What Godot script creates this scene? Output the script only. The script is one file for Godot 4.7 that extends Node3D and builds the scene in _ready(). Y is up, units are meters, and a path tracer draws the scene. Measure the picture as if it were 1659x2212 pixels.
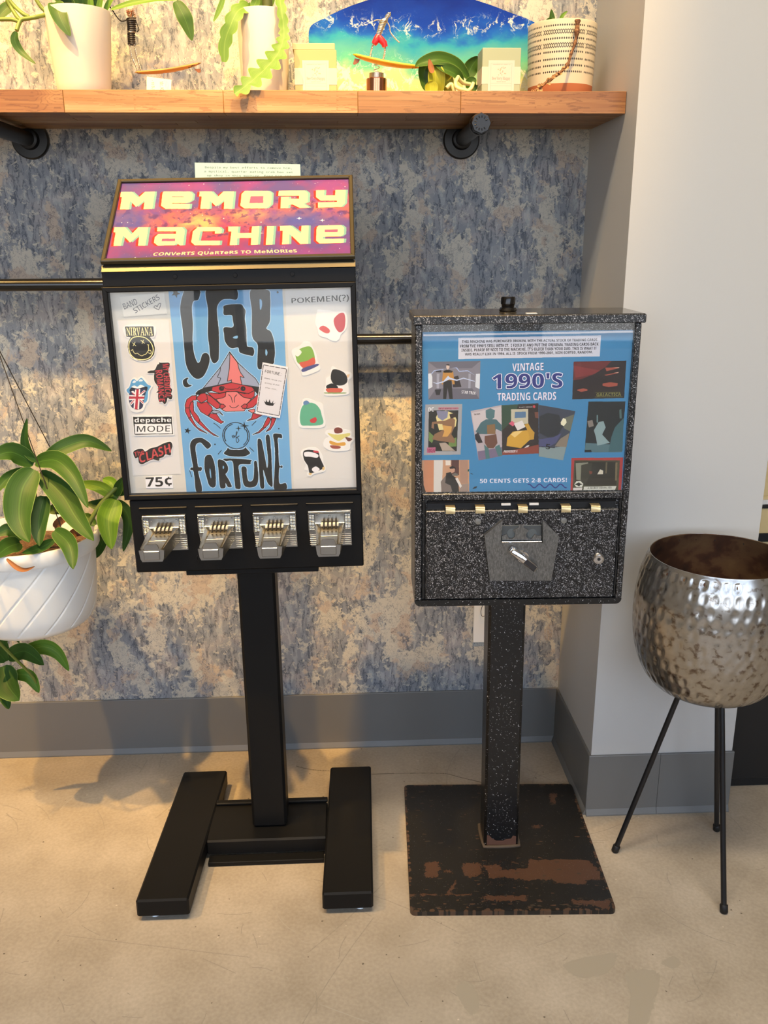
extends Node3D
# A corner of a shop: two vending machines on stands before a papered wall, a plank shelf above, plants around.
var M := {}
var rng := RandomNumberGenerator.new()

# ---------------------------------------------------------------- drawing of flat print
class Sheet:
	var img: Image
	var s: float
	func _init(w_mm: float, h_mm: float, px_per_mm: float, back: Color):
		s = px_per_mm
		img = Image.create(int(w_mm * s), int(h_mm * s), false, Image.FORMAT_RGB8)
		img.fill(back)
	func pts(f: Array) -> PackedVector2Array:
		var o := PackedVector2Array()
		for i in range(0, f.size(), 2):
			o.append(Vector2(f[i], f[i + 1]) * s)
		return o
	func fill(p: PackedVector2Array, c: Color):
		var lo := 1e9
		var hi := -1e9
		for v in p:
			lo = minf(lo, v.y)
			hi = maxf(hi, v.y)
		var n := p.size()
		for y in range(maxi(0, int(floor(lo))), mini(img.get_height() - 1, int(ceil(hi))) + 1):
			var yc := y + 0.5
			var xs := PackedFloat32Array()
			for i in n:
				var a := p[i]
				var b := p[(i + 1) % n]
				if (a.y <= yc) != (b.y <= yc):
					xs.append(a.x + (yc - a.y) / (b.y - a.y) * (b.x - a.x))
			xs.sort()
			for k in range(0, xs.size() - 1, 2):
				var x0 := maxi(0, int(ceil(xs[k] - 0.5)))
				var x1 := mini(img.get_width(), int(ceil(xs[k + 1] - 0.5)))
				if x1 > x0:
					img.fill_rect(Rect2i(x0, y, x1 - x0, 1), c)
	func poly(f: Array, c: Color):
		fill(pts(f), c)
	func soft(f: Array, c: Color):
		fill(curve(pts(f), true), c)
	func curve(p: PackedVector2Array, closed: bool) -> PackedVector2Array:
		var o := PackedVector2Array()
		var n := p.size()
		if n < 3:
			return p
		for i in (n if closed else n - 1):
			var a := p[(i - 1 + n) % n] if closed else p[maxi(i - 1, 0)]
			var b := p[i]
			var c := p[(i + 1) % n]
			var d := p[(i + 2) % n] if closed else p[mini(i + 2, n - 1)]
			for k in 5:
				o.append(b.cubic_interpolate(c, a, d, k / 5.0))
		if not closed:
			o.append(p[n - 1])
		return o
	func disc(c: Vector2, r: float, col: Color):
		var o := PackedVector2Array()
		for k in 18:
			o.append(c + Vector2.from_angle(TAU * k / 18) * r)
		fill(o, col)
	func line(p: PackedVector2Array, w: float, col: Color, closed := false):
		var n := p.size()
		for i in (n if closed else n - 1):
			var a := p[i]
			var b := p[(i + 1) % n]
			var d := (b - a).normalized().orthogonal() * w * 0.5
			fill(PackedVector2Array([a + d, b + d, b - d, a - d]), col)
			if w > 2.5:
				disc(a, w * 0.5, col)
		if not closed and w > 2.5:
			disc(p[n - 1], w * 0.5, col)
	func stroke(f: Array, w_mm: float, col: Color, closed := false):
		line(curve(pts(f), closed), w_mm * s, col, closed)
	func text(t: String, font: int, f: Array, col: Color, dx := 0.0, dy := 0.0):
		var q := pts(f)
		var tm := TextMesh.new()
		var sf := SystemFont.new()
		sf.font_names = PackedStringArray([["Droid Sans", "Droid Sans", "Droid Sans Mono", "Droid Serif", "Droid Serif"][font]])
		sf.font_weight = 700 if font == 1 or font == 3 else 400
		tm.font = sf
		tm.text = t
		tm.font_size = 64
		tm.pixel_size = 0.01
		tm.depth = 0.0
		var arr := tm.get_mesh_arrays()
		var v: PackedVector3Array = arr[Mesh.ARRAY_VERTEX]
		if v.is_empty():
			return
		var lo := Vector2(1e9, 1e9)
		var hi := -lo
		for a in v:
			lo = lo.min(Vector2(a.x, a.y))
			hi = hi.max(Vector2(a.x, a.y))
		var sz := hi - lo
		var o := PackedVector2Array()
		for a in v:
			var u := (a.x - lo.x) / sz.x
			var w := (hi.y - a.y) / sz.y
			o.append(q[0].lerp(q[1], u).lerp(q[3].lerp(q[2], u), w) + Vector2(dx, dy))
		var idx = arr[Mesh.ARRAY_INDEX]
		if idx == null or idx.size() == 0:
			for i in range(0, o.size() - 2, 3):
				fill(PackedVector2Array([o[i], o[i + 1], o[i + 2]]), col)
		else:
			for i in range(0, idx.size() - 2, 3):
				fill(PackedVector2Array([o[idx[i]], o[idx[i + 1]], o[idx[i + 2]]]), col)
	func star(c: Vector2, r: float, r2: float, n: int, col: Color, turn := -PI / 2):
		var o := PackedVector2Array()
		for k in n * 2:
			o.append(c + Vector2.from_angle(turn + PI * k / n) * (r if k % 2 == 0 else r2))
		fill(o, col)
	func tex() -> ImageTexture:
		img.generate_mipmaps()
		return ImageTexture.create_from_image(img)

func C(h: String) -> Color:
	return Color.html(h)

# ---------------------------------------------------------------- shapes
func nb() -> SurfaceTool:
	var st := SurfaceTool.new()
	st.begin(Mesh.PRIMITIVE_TRIANGLES)
	st.set_uv(Vector2.ZERO)
	st.set_smooth_group(-1)
	return st
func tri(st, a: Vector3, b: Vector3, c: Vector3, out: Vector3):
	if (b - a).cross(c - a).dot(out) > 0.0:
		st.add_vertex(a); st.add_vertex(c); st.add_vertex(b)
	else:
		st.add_vertex(a); st.add_vertex(b); st.add_vertex(c)
func quad(st, a: Vector3, b: Vector3, c: Vector3, d: Vector3, out: Vector3):
	tri(st, a, b, c, out)
	tri(st, a, c, d, out)
func done(st) -> ArrayMesh:
	st.generate_normals()
	st.index()
	return st.commit()
func cb(st, lo: Vector3, hi: Vector3, ch := 0.001):
	var c := (lo + hi) * 0.5
	var h := (hi - lo) * 0.5
	ch = minf(ch, minf(h.x, minf(h.y, h.z)) * 0.9)
	for i in 3:
		var j := (i + 1) % 3
		var k := (i + 2) % 3
		for s in [-1.0, 1.0]:
			var q := []
			for t in [[-1, -1], [1, -1], [1, 1], [-1, 1]]:
				var v := Vector3.ZERO
				v[i] = s * h[i]; v[j] = t[0] * (h[j] - ch); v[k] = t[1] * (h[k] - ch)
				q.append(c + v)
			var o := Vector3.ZERO
			o[i] = s
			quad(st, q[0], q[1], q[2], q[3], o)
			for t in [-1.0, 1.0]:
				var e := []
				for u in [-1.0, 1.0]:
					var a := Vector3.ZERO
					a[i] = s * h[i]; a[j] = t * (h[j] - ch); a[k] = u * (h[k] - ch)
					var b := Vector3.ZERO
					b[i] = s * (h[i] - ch); b[j] = t * h[j]; b[k] = u * (h[k] - ch)
					e.append(c + a); e.append(c + b)
				var o2 := Vector3.ZERO
				o2[i] = s; o2[j] = t
				quad(st, e[0], e[1], e[3], e[2], o2)
	for x in [-1.0, 1.0]:
		for y in [-1.0, 1.0]:
			for z in [-1.0, 1.0]:
				var g := Vector3(x, y, z)
				tri(st, c + g * (h - Vector3(0, ch, ch)), c + g * (h - Vector3(ch, 0, ch)), c + g * (h - Vector3(ch, ch, 0)), g)
func box(lo: Vector3, hi: Vector3, ch := 0.001) -> ArrayMesh:
	var st = nb()
	cb(st, lo, hi, ch)
	return done(st)
func lathe(st, prof: Array, seg: int, at := Vector3.ZERO, bump := 0, tilt := Basis.IDENTITY):
	var g := 1
	var n := prof.size()
	var grid := []
	for i in n:
		var row := []
		for k in seg + 1:
			var th := TAU * (k % seg) / seg
			var r: float = prof[i].x
			var y: float = prof[i].y
			if bump == 1:
				r += dent(th, y)
			elif bump == 2:
				r += rib(th, y)
			row.append(at + tilt * Vector3(sin(th) * r, y, cos(th) * r))
		grid.append(row)
	for i in n - 1:
		if i > 0:
			var d0: Vector2 = (prof[i] - prof[i - 1]).normalized()
			var d1: Vector2 = (prof[i + 1] - prof[i]).normalized()
			if d0.dot(d1) < 0.8:
				g += 1
		st.set_smooth_group(g)
		for k in seg:
			var v0 := float(i) / (n - 1)
			var v1 := float(i + 1) / (n - 1)
			var u0 := float(k) / seg
			var u1 := float(k + 1) / seg
			var q := [[grid[i][k], u0, v0], [grid[i][k + 1], u1, v0], [grid[i + 1][k + 1], u1, v1], [grid[i + 1][k], u0, v1]]
			for t in [[0, 2, 1], [0, 3, 2]]:
				if prof[i].x < 1e-6 and t[1] == 2 and t[2] == 1:
					continue
				if prof[i + 1].x < 1e-6 and t[1] == 3:
					continue
				for m in t:
					st.set_uv(Vector2(q[m][1], 1.0 - q[m][2]))
					st.add_vertex(q[m][0])
func tube(st, p: Array, r, seg := 10, cap := true):
	st.set_smooth_group(1)
	var n := p.size()
	var rings := []
	var nrm := Vector3.ZERO
	for i in n:
		var t: Vector3 = (p[mini(i + 1, n - 1)] - p[maxi(i - 1, 0)]).normalized()
		if i == 0:
			nrm = t.cross(Vector3(0.31, 0.87, 0.37)).normalized()
		else:
			nrm = (nrm - t * nrm.dot(t)).normalized()
		var b := t.cross(nrm)
		var rr: float = r[i] if r is Array else r
		var ring := []
		for k in seg:
			var a := TAU * k / seg
			ring.append(p[i] + (nrm * cos(a) + b * sin(a)) * rr)
		rings.append(ring)
	for i in n - 1:
		for k in seg:
			var o: Vector3 = rings[i][k] - p[i]
			var k2 := (k + 1) % seg
			quad(st, rings[i][k], rings[i][k2], rings[i + 1][k2], rings[i + 1][k], o + rings[i][k2] - p[i])
	if cap:
		for e in [0, n - 1]:
			st.set_smooth_group(2 + e)
			var o: Vector3 = p[0] - p[1] if e == 0 else p[n - 1] - p[n - 2]
			for k in seg:
				tri(st, p[e], rings[e][k], rings[e][(k + 1) % seg], o)
func extrude(st, o: PackedVector2Array, z0: float, z1: float, uvo = null, uvs := Vector2.ONE):
	# outline in x,y; front face looks to +z; uv from (x - uvo.x, uvo.y - y) / uvs
	st.set_smooth_group(-1)
	var idx := Geometry2D.triangulate_polygon(o)
	for i in range(0, idx.size(), 3):
		for z in [z1, z0]:
			var a := []
			for k in 3:
				a.append(Vector3(o[idx[i + k]].x, o[idx[i + k]].y, z))
			var out := 1.0 if z == z1 else -1.0
			if (a[1] - a[0]).cross(a[2] - a[0]).z * out > 0.0:
				a = [a[0], a[2], a[1]]
			for v in a:
				if uvo != null:
					st.set_uv(Vector2((v.x - uvo.x) / uvs.x, (uvo.y - v.y) / uvs.y))
				st.add_vertex(v)
	var area := 0.0
	var n := o.size()
	for i in n:
		area += o[i].cross(o[(i + 1) % n])
	for i in n:
		var a := o[i]
		var b := o[(i + 1) % n]
		var nn := Vector2((b - a).y, -(b - a).x) * signf(area)
		for k in [[0, 1, 2], [0, 2, 3]]:
			var q := [Vector3(a.x, a.y, z0), Vector3(b.x, b.y, z0), Vector3(b.x, b.y, z1), Vector3(a.x, a.y, z1)]
			var f := [q[k[0]], q[k[1]], q[k[2]]]
			if (f[1] - f[0]).cross(f[2] - f[0]).dot(Vector3(nn.x, nn.y, 0)) > 0.0:
				f = [f[0], f[2], f[1]]
			for v in f:
				if uvo != null:
					st.set_uv(Vector2((v.x - uvo.x) / uvs.x, (uvo.y - v.y) / uvs.y))
				st.add_vertex(v)
func slab(f: Array, z0: float, z1: float, uvo = null, uvs := Vector2.ONE) -> ArrayMesh:
	var o := PackedVector2Array()
	for i in range(0, f.size(), 2):
		o.append(Vector2(f[i], f[i + 1]))
	var st = nb()
	extrude(st, o, z0, z1, uvo, uvs)
	return done(st)
func v3(f: Array) -> Array:
	var o := []
	for i in range(0, f.size(), 3):
		o.append(Vector3(f[i], f[i + 1], f[i + 2]))
	return o
func spline(p: Array, per := 5) -> Array:
	var o := []
	var n := p.size()
	for i in n - 1:
		for k in per:
			o.append(p[i].cubic_interpolate(p[i + 1], p[maxi(i - 1, 0)], p[mini(i + 2, n - 1)], float(k) / per))
	o.append(p[n - 1])
	return o
func leaf(f: Array, w: float, cup := 0.22, shape := 0) -> ArrayMesh:
	var p := spline(v3(f), 6 if shape == 0 else 14)
	var n := p.size()
	var st := SurfaceTool.new()
	st.begin(Mesh.PRIMITIVE_TRIANGLES)
	st.set_smooth_group(1)
	var rows := []
	for i in n:
		var t := float(i) / (n - 1)
		var tg: Vector3 = (p[mini(i + 1, n - 1)] - p[maxi(i - 1, 0)]).normalized()
		var side := tg.cross(Vector3(0.15, 0.45, 1.0)).normalized()
		var nr := side.cross(tg).normalized()
		var ww := [w, w]
		if shape == 0:
			var e := pow(sin(PI * pow(clampf(t * 0.97 + 0.03, 0.0, 1.0), 0.8)), 0.75) * (0.5 if t < 0.97 else 0.12)
			e = maxf(e, 0.03)
			ww = [w * e, w * e]
		else:
			var ph := t * maxf(3.0, p[0].distance_to(p[n - 1]) * 1.25 / 0.029)
			var a := fposmod(ph, 1.0)
			var b := fposmod(ph + 0.5, 1.0)
			var tip := 1.0 - pow(t, 8.0) * 0.7
			var deep := 0.12 + 0.42 * smoothstep(0.3, 0.75, t) if w > 0.034 else 0.16
			var core := 0.20 if w > 0.034 else 0.36
			ww = [w * tip * (core + deep * pow(sin(PI * pow(a, 1.5)), 0.8)), w * tip * (core + deep * pow(sin(PI * pow(b, 1.5)), 0.8))]
		var row := []
		for k in 7:
			var s := (k - 3) / 3.0
			var half: float = ww[0] if s < 0 else ww[1]
			var wave := sin(t * 14.0 + k) * 0.02 * w * absf(s)
			row.append(p[i] + side * s * half + nr * (pow(absf(s), 1.7) * half * cup * 1.5 + wave - cup * half * 0.5))
		rows.append(row)
	for i in n - 1:
		for k in 6:
			var q := [[rows[i][k], k, i], [rows[i][k + 1], k + 1, i], [rows[i + 1][k + 1], k + 1, i + 1], [rows[i + 1][k], k, i + 1]]
			for t in [[0, 1, 2], [0, 2, 3]]:
				for m in t:
					st.set_uv(Vector2(q[m][1] / 6.0, float(q[m][2]) / (n - 1)))
					st.add_vertex(q[m][0])
	return done(st)

# ---------------------------------------------------------------- scene tree
var used := {}
func numbered(n: String) -> String:
	var k: int = used.get(n, 0)
	used[n] = k + 1
	return n if k == 0 else "%s_%03d" % [n, k]
func tag(o, label: String, category: String, group := ""):
	o.set_meta("label", label)
	o.set_meta("category", category)
	if group:
		o.set_meta("group", group)
func thing(called: String, label: String, category: String, at: Vector3, group := "") -> Node3D:
	var o := Node3D.new()
	o.name = numbered(called)
	add_child(o)
	o.position = at
	tag(o, label, category, group)
	return o
func world_of(n) -> Transform3D:
	var t := Transform3D.IDENTITY
	while n != self:
		t = n.transform * t
		n = n.get_parent()
	return t
func part(parent, called: String, mesh: Mesh, m: Material, at := Transform3D.IDENTITY, label := "") -> MeshInstance3D:
	var o := MeshInstance3D.new()
	o.name = called
	o.mesh = mesh
	o.material_override = m
	parent.add_child(o, true)
	o.transform = world_of(parent).affine_inverse() * at
	if label:
		o.set_meta("label", label)
	return o
func struct(called: String, mesh: Mesh, m: Material) -> MeshInstance3D:
	var o := MeshInstance3D.new()
	o.name = called
	o.mesh = mesh
	o.material_override = m
	add_child(o, true)
	o.set_meta("kind", "structure")
	return o
func single(called: String, mesh: Mesh, m: Material, label: String, category: String, group := "") -> MeshInstance3D:
	var o := MeshInstance3D.new()
	o.name = numbered(called)
	o.mesh = mesh
	o.material_override = m
	add_child(o)
	tag(o, label, category, group)
	return o

# ---------------------------------------------------------------- materials
func mat(col: Color, rough := 0.6, metal := 0.0) -> StandardMaterial3D:
	var m := StandardMaterial3D.new()
	m.albedo_color = col
	m.roughness = rough
	m.metallic = metal
	return m
func printed(t: Texture2D, rough := 0.55) -> StandardMaterial3D:
	var m := StandardMaterial3D.new()
	m.albedo_texture = t
	m.roughness = rough
	m.texture_repeat = false
	return m
func planar(t: Texture2D, size: float, rough := 0.6, metal := 0.0) -> StandardMaterial3D:
	var m := StandardMaterial3D.new()
	m.albedo_texture = t
	m.roughness = rough
	m.metallic = metal
	m.uv1_triplanar = true
	m.uv1_world_triplanar = true
	m.uv1_triplanar_sharpness = 20.0
	m.uv1_scale = Vector3.ONE / size
	return m
func noise(freq: float, seed_: int, oct := 4, kind := FastNoiseLite.TYPE_SIMPLEX_SMOOTH, warp := 0.0) -> FastNoiseLite:
	var n := FastNoiseLite.new()
	n.noise_type = kind
	n.frequency = freq
	n.seed = seed_
	n.fractal_octaves = oct
	if warp > 0.0:
		n.domain_warp_enabled = true
		n.domain_warp_amplitude = warp
		n.domain_warp_frequency = freq * 1.5
		n.domain_warp_fractal_octaves = 3
	return n
func field(n: FastNoiseLite, w: int, h: int, fw := 0, fh := 0) -> PackedByteArray:
	var im := n.get_seamless_image(fw if fw else w, fh if fh else h)
	if fw or fh:
		im.resize(w, h, Image.INTERPOLATE_CUBIC)
	im.convert(Image.FORMAT_L8)
	return im.get_data()
func noise_tex(freq: float, seed_: int, stops: Array, size := 512, oct := 4, warp := 0.0) -> NoiseTexture2D:
	var t := NoiseTexture2D.new()
	t.width = size
	t.height = size
	t.seamless = true
	t.noise = noise(freq, seed_, oct, FastNoiseLite.TYPE_SIMPLEX_SMOOTH, warp)
	var g := Gradient.new()
	var off := PackedFloat32Array()
	var col := PackedColorArray()
	for s in stops:
		off.append(s[0]); col.append(C(s[1]))
	g.offsets = off
	g.colors = col
	t.color_ramp = g
	return t

func wallpaper() -> StandardMaterial3D:
	var n := 1792
	var patch := field(noise(0.0065, 11, 5, FastNoiseLite.TYPE_SIMPLEX_SMOOTH, 70.0), n, n, n, 1024)
	var streak := field(noise(0.03, 5, 3, FastNoiseLite.TYPE_SIMPLEX_SMOOTH, 24.0), n, n, n, 512)
	var curl := field(noise(0.034, 9, 3, FastNoiseLite.TYPE_SIMPLEX_SMOOTH, 44.0), n, n)
	var tint := field(noise(0.008, 21, 3, FastNoiseLite.TYPE_SIMPLEX_SMOOTH, 40.0), n, n)
	var px := PackedByteArray()
	px.resize(n * n * 3)
	var hg := PackedByteArray()
	hg.resize(n * n)
	var j := 0
	for i in n * n:
		var a := patch[i]
		var s := streak[i]
		var c := curl[i]
		var t := tint[i]
		var r := 140
		var g := 143
		var b := 147
		var h := 120
		var ridge := absi(s - 128)
		var curlr := absi(c - 128)
		if a + (c - 128) / 2 > 138:
			r = 192; g = 187; b = 173
			h = 175
			if t > 152:
				r = 184; g = 170; b = 154
			if curlr < 6 and s > 118:
				r -= 66; g -= 62; b -= 50
				h = 90
			elif curlr < 14:
				r -= 24; g -= 21; b -= 14
				h = 140
		else:
			if t < 108:
				r = 130; g = 135; b = 142
			elif t > 158:
				r = 152; g = 151; b = 153
			if ridge < 9:
				r -= 46; g -= 44; b -= 40
				h = 55
			elif ridge < 20:
				r -= 10; g -= 10; b -= 9
				h = 95
			elif ridge > 66:
				r += 20; g += 20; b += 17
				h = 150
			if c > 172:
				r = 182; g = 178; b = 168
				h = 160
		px[j] = r; px[j + 1] = g; px[j + 2] = b
		hg[i] = h
		j += 3
	var m := StandardMaterial3D.new()
	var im := Image.create_from_data(n, n, false, Image.FORMAT_RGB8, px)
	m.albedo_texture = ImageTexture.create_from_image(im)
	var hi := Image.create_from_data(n, n, false, Image.FORMAT_L8, hg)
	hi.convert(Image.FORMAT_RGBA8)
	hi.bump_map_to_normal_map(1.6)
	m.normal_enabled = true
	m.normal_texture = ImageTexture.create_from_image(hi)
	m.normal_scale = 0.7
	m.roughness = 0.62
	return m

func concrete() -> StandardMaterial3D:
	# 2.6 m tile; x and z in millimetres from -1300 and 0
	var sh := Sheet.new(2600, 2600, 0.78, C("a39a8c"))
	var n := sh.img.get_width()
	var a := field(noise(0.006, 31, 5, FastNoiseLite.TYPE_SIMPLEX_SMOOTH, 30.0), n, n)
	var b := field(noise(0.12, 33, 2), n, n)
	var px := sh.img.get_data()
	for i in n * n:
		var d := (a[i] - 128) / 9 + (b[i] - 128) / 14
		px[i * 3] = 172 + d; px[i * 3 + 1] = 160 + d; px[i * 3 + 2] = 142 + d
	sh.img = Image.create_from_data(n, n, false, Image.FORMAT_RGB8, px)
	rng.seed = 77
	for k in 620:
		var p := Vector2(rng.randf() * 2600, rng.randf() * 2600)
		var an := rng.randf_range(-0.5, 2.2)
		var l := rng.randf_range(6, 90) if k % 9 else rng.randf_range(120, 420)
		var q := PackedVector2Array()
		var bend := rng.randf_range(-0.4, 0.4)
		for i in 5:
			q.append((p + Vector2.from_angle(an + bend * i / 4.0) * l * i / 4.0) * sh.s)
		sh.line(q, 1.0, C("938a7b") if k % 4 else C("afa697"))
	for k in 420:
		sh.disc(Vector2(rng.randf() * 2600, rng.randf() * 2600) * sh.s, rng.randf_range(0.6, 1.7), C("5f5648") if k % 4 else C("d2c8b6"))
	for f in STAIN:
		var g := []
		for i in range(0, f.size(), 2):
			g.append(f[i] + 1300); g.append(f[i + 1])
		var p := sh.curve(sh.pts(g), true)
		for ring in 7:
			var q := PackedVector2Array()
			var mid := Vector2.ZERO
			for v in p:
				mid += v / p.size()
			for v in p:
				q.append(mid + (v - mid) * rng.randf_range(0.80, 1.10))
			sh.fill(q, C(["a49a88", "a69c8a", "a29886"][ring % 3]))
	var cr := []
	for i in range(0, CRACK.size(), 2):
		cr.append(CRACK[i] + 1300); cr.append(CRACK[i + 1])
	sh.stroke(cr, 1.8, C("57503f"))
	var m := StandardMaterial3D.new()
	m.albedo_texture = sh.tex()
	m.roughness = 0.36
	m.metallic_specular = 0.45
	var rt := noise_tex(0.03, 41, [[0.0, "606060"], [1.0, "a0a0a0"]], 512, 4, 10.0)
	m.roughness_texture = rt
	m.roughness = 0.75
	return m

func flecks(px: int, count: int, lo: float, hi: float, seed_: int, back: Color) -> ImageTexture:
	var sh := Sheet.new(px, px, 1.0, back)
	rng.seed = seed_
	for k in count:
		var p := Vector2(rng.randf(), rng.randf()) * px
		var g := pow(rng.randf(), 1.3)
		var c := Color(0.10 + g * 0.8, 0.10 + g * 0.8, 0.115 + g * 0.8)
		var d := Vector2.from_angle(rng.randf() * PI) * rng.randf_range(lo, hi)
		sh.line(PackedVector2Array([p - d, p + d.rotated(0.3) * 0.2, p + d.rotated(rng.randf_range(-0.9, 0.9))]), rng.randf_range(1.8, 4.4), c)
	return sh.tex()

func wood(seed_: int, a: String, b: String, c: String) -> StandardMaterial3D:
	var n := 512
	var g1 := field(noise(0.011, seed_, 4, FastNoiseLite.TYPE_SIMPLEX_SMOOTH, 8.0), n, n, 22, n)
	var g2 := field(noise(0.14, seed_ + 1, 2), n, n, 16, n)
	var ca := C(a)
	var cc := C(b)
	var cd := C(c)
	var im := Image.create(n, n, false, Image.FORMAT_RGB8)
	for y in n:
		for x in n:
			var i := y * n + x
			var t := clampf((g1[i] - 60) / 140.0 + (g2[i] - 128) / 420.0, 0.0, 1.0)
			var col := ca.lerp(cc, t)
			if absi(g1[i] % 30 - 15) < 3:
				col = col.lerp(cd, 0.35)
			im.set_pixel(x, y, col)
	return planar(ImageTexture.create_from_image(im), 0.42, 0.45)

func leaf_mat(edge: String, mid: String, vein: String, seed_: int) -> StandardMaterial3D:
	var im := Image.create(96, 192, false, Image.FORMAT_RGB8)
	rng.seed = seed_
	var str_ := []
	for x in 96:
		str_.append(rng.randf())
	for x in 96:
		var d := absf(x - 47.5) / 48.0
		for y in 192:
			var c := C(mid).lerp(C(edge), str_[x])
			c = c.lerp(C(vein), 0.16 * str_[(x * 7) % 96] * (0.6 + 0.4 * sin(y * 0.07 + x)))
			if d < 0.04:
				c = c.lerp(C(vein), 0.6)
			if d > 0.95:
				c = c.lerp(C("a9b870"), 0.6)
			im.set_pixel(x, y, c)
	var m := printed(ImageTexture.create_from_image(im), 0.5)
	m.metallic_specular = 0.35
	m.backlight_enabled = true
	m.backlight = Color(0.2, 0.24, 0.07)
	return m

# ---------------------------------------------------------------- the place
func _ready():
	camera_and_light()
	materials()
	room()
	shelf()
	sticker_machine()
	card_machine()
	planter()
	hanging_plant()
	shelf_things()
	beyond()

func camera_and_light():
	var cam := Camera3D.new()
	cam.name = "camera"
	var p := deg_to_rad(16.8)
	var y := deg_to_rad(2.7)
	var r := deg_to_rad(-0.27)
	var fwd := Vector3(sin(y) * cos(p), -sin(p), -cos(y) * cos(p))
	var right := Vector3(cos(y), 0, sin(y))
	var up := right.cross(fwd)
	cam.transform = Transform3D(Basis(right * cos(r) + up * sin(r), up * cos(r) - right * sin(r), -fwd), Vector3(0, 1.42, 2.318))
	cam.fov = rad_to_deg(2.0 * atan(1106.0 / 1920.0))
	cam.near = 0.02
	add_child(cam)
	cam.current = true
	var e := Environment.new()
	e.background_mode = Environment.BG_SKY
	var sky := Sky.new()
	var sm := ProceduralSkyMaterial.new()
	sm.sky_top_color = C("b9cfee")
	sm.sky_horizon_color = C("e6ecf4")
	sm.ground_bottom_color = C("8c8a86")
	sm.ground_horizon_color = C("c2c4c6")
	sm.energy_multiplier = 6.0
	sky.sky_material = sm
	e.sky = sky
	e.ambient_light_source = Environment.AMBIENT_SOURCE_DISABLED
	e.tonemap_mode = Environment.TONE_MAPPER_LINEAR
	e.tonemap_exposure = 1.0
	e.sdfgi_enabled = true
	e.ssao_enabled = true
	e.ssil_enabled = true
	var we := WorldEnvironment.new()
	we.name = "world_environment"
	we.environment = e
	add_child(we)

const SPOTS = [[-2.05, 1.38, Vector3(-1.0, 1.2, 0), 23.0, 0.92, "black track lamp over the hanging pot, leftmost on the ceiling track"], [-1.05, 1.38, Vector3(-0.45, 1.4, 0), 20.5, 0.98, "black track lamp over the sticker machine, middle of the ceiling track"], [0.45, 1.38, Vector3(0.10, 1.45, 0), 16.0, 1.0, "black track lamp over the speckled machine, rightmost on the ceiling track"]]

func materials():
	M.wallpaper = wallpaper()
	M.floor = concrete()
	M.paint = mat(C("c3c2be"), 0.5)
	M.shop_wall = mat(C("8e887e"), 0.7)
	M.vinyl = mat(C("6e6e6c"), 0.45)
	M.ceiling = mat(C("e4e2dc"), 0.9)
	M.black = mat(C("0f0f10"), 0.42)
	M.black_satin = mat(C("131313"), 0.46)
	for k in ["black", "black_satin"]:
		M[k].metallic_specular = 0.3
	M.pipe = mat(C("0b0b0c"), 0.4)
	M.bronze = mat(C("4a4434"), 0.35, 0.6)
	M.rubber = mat(C("0d0d0e"), 0.6)
	M.zinc = mat(C("9c9c9a"), 0.28, 0.9)
	M.chrome = mat(C("d2d2d4"), 0.12, 1.0)
	M.brass = mat(C("c9b487"), 0.3, 0.8)
	M.board = mat(C("d6d2c8"), 0.6)
	M.paper = mat(C("dcdad6"), 0.7)
	M.plastic_white = mat(C("e6e6e2"), 0.4)
	M.glass = mat(Color(0.6, 0.65, 0.65, 0.012), 0.02)
	M.glass.transparency = BaseMaterial3D.TRANSPARENCY_ALPHA
	M.speckle = planar(flecks(1024, 8600, 2.0, 6.0, 3, C("08090b")), 0.21, 0.3)
	M.speckle_thin = planar(flecks(1024, 1300, 1.8, 4.5, 4, C("0b0c0e")), 0.26, 0.32)
	M.leaf = leaf_mat("37571f", "2c4a1a", "4e7430", 5)
	M.leaf_bright = leaf_mat("5f8426", "4c7320", "7f9a3a", 6)
	M.leaf_yellow = leaf_mat("9c9e2c", "8c962a", "b0b04c", 7)
	M.cactus = leaf_mat("62853a", "557a34", "88a058", 8)
	M.husk = mat(C("a8845a"), 0.8)
	M.leaf_dead = mat(C("8a5a34"), 0.7)
	M.stem = mat(C("6d7f35"), 0.5)
	M.ceramic = mat(C("c9c4ba"), 0.45)
	M.soil = mat(C("4a3526"), 0.95)

func slab_box(called: String, lo: Vector3, hi: Vector3, m: Material) -> MeshInstance3D:
	return struct(called, box(lo, hi, 0.0005), m)

func uv_slab(lo: Vector3, hi: Vector3, axis: int, size: float, off: Vector2) -> ArrayMesh:
	# a slab whose face looking along +axis carries metric uv
	var st := nb()
	var c := [Vector3(lo.x, lo.y, lo.z), Vector3(hi.x, lo.y, lo.z), Vector3(hi.x, hi.y, lo.z), Vector3(lo.x, hi.y, lo.z), Vector3(lo.x, lo.y, hi.z), Vector3(hi.x, lo.y, hi.z), Vector3(hi.x, hi.y, hi.z), Vector3(lo.x, hi.y, hi.z)]
	for f in [[0, 1, 2, 3, Vector3.FORWARD], [4, 5, 6, 7, Vector3.BACK], [0, 1, 5, 4, Vector3.DOWN], [3, 2, 6, 7, Vector3.UP], [0, 3, 7, 4, Vector3.LEFT], [1, 2, 6, 5, Vector3.RIGHT]]:
		for t in [[0, 1, 2], [0, 2, 3]]:
			var a := [c[f[t[0]]], c[f[t[1]]], c[f[t[2]]]]
			if (a[1] - a[0]).cross(a[2] - a[0]).dot(f[4]) > 0.0:
				a = [a[0], a[2], a[1]]
			for v in a:
				st.set_uv((Vector2(v.x, -v.y) if axis == 2 else Vector2(v.x, v.z)) / size + off)
				st.add_vertex(v)
	return done(st)

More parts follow.
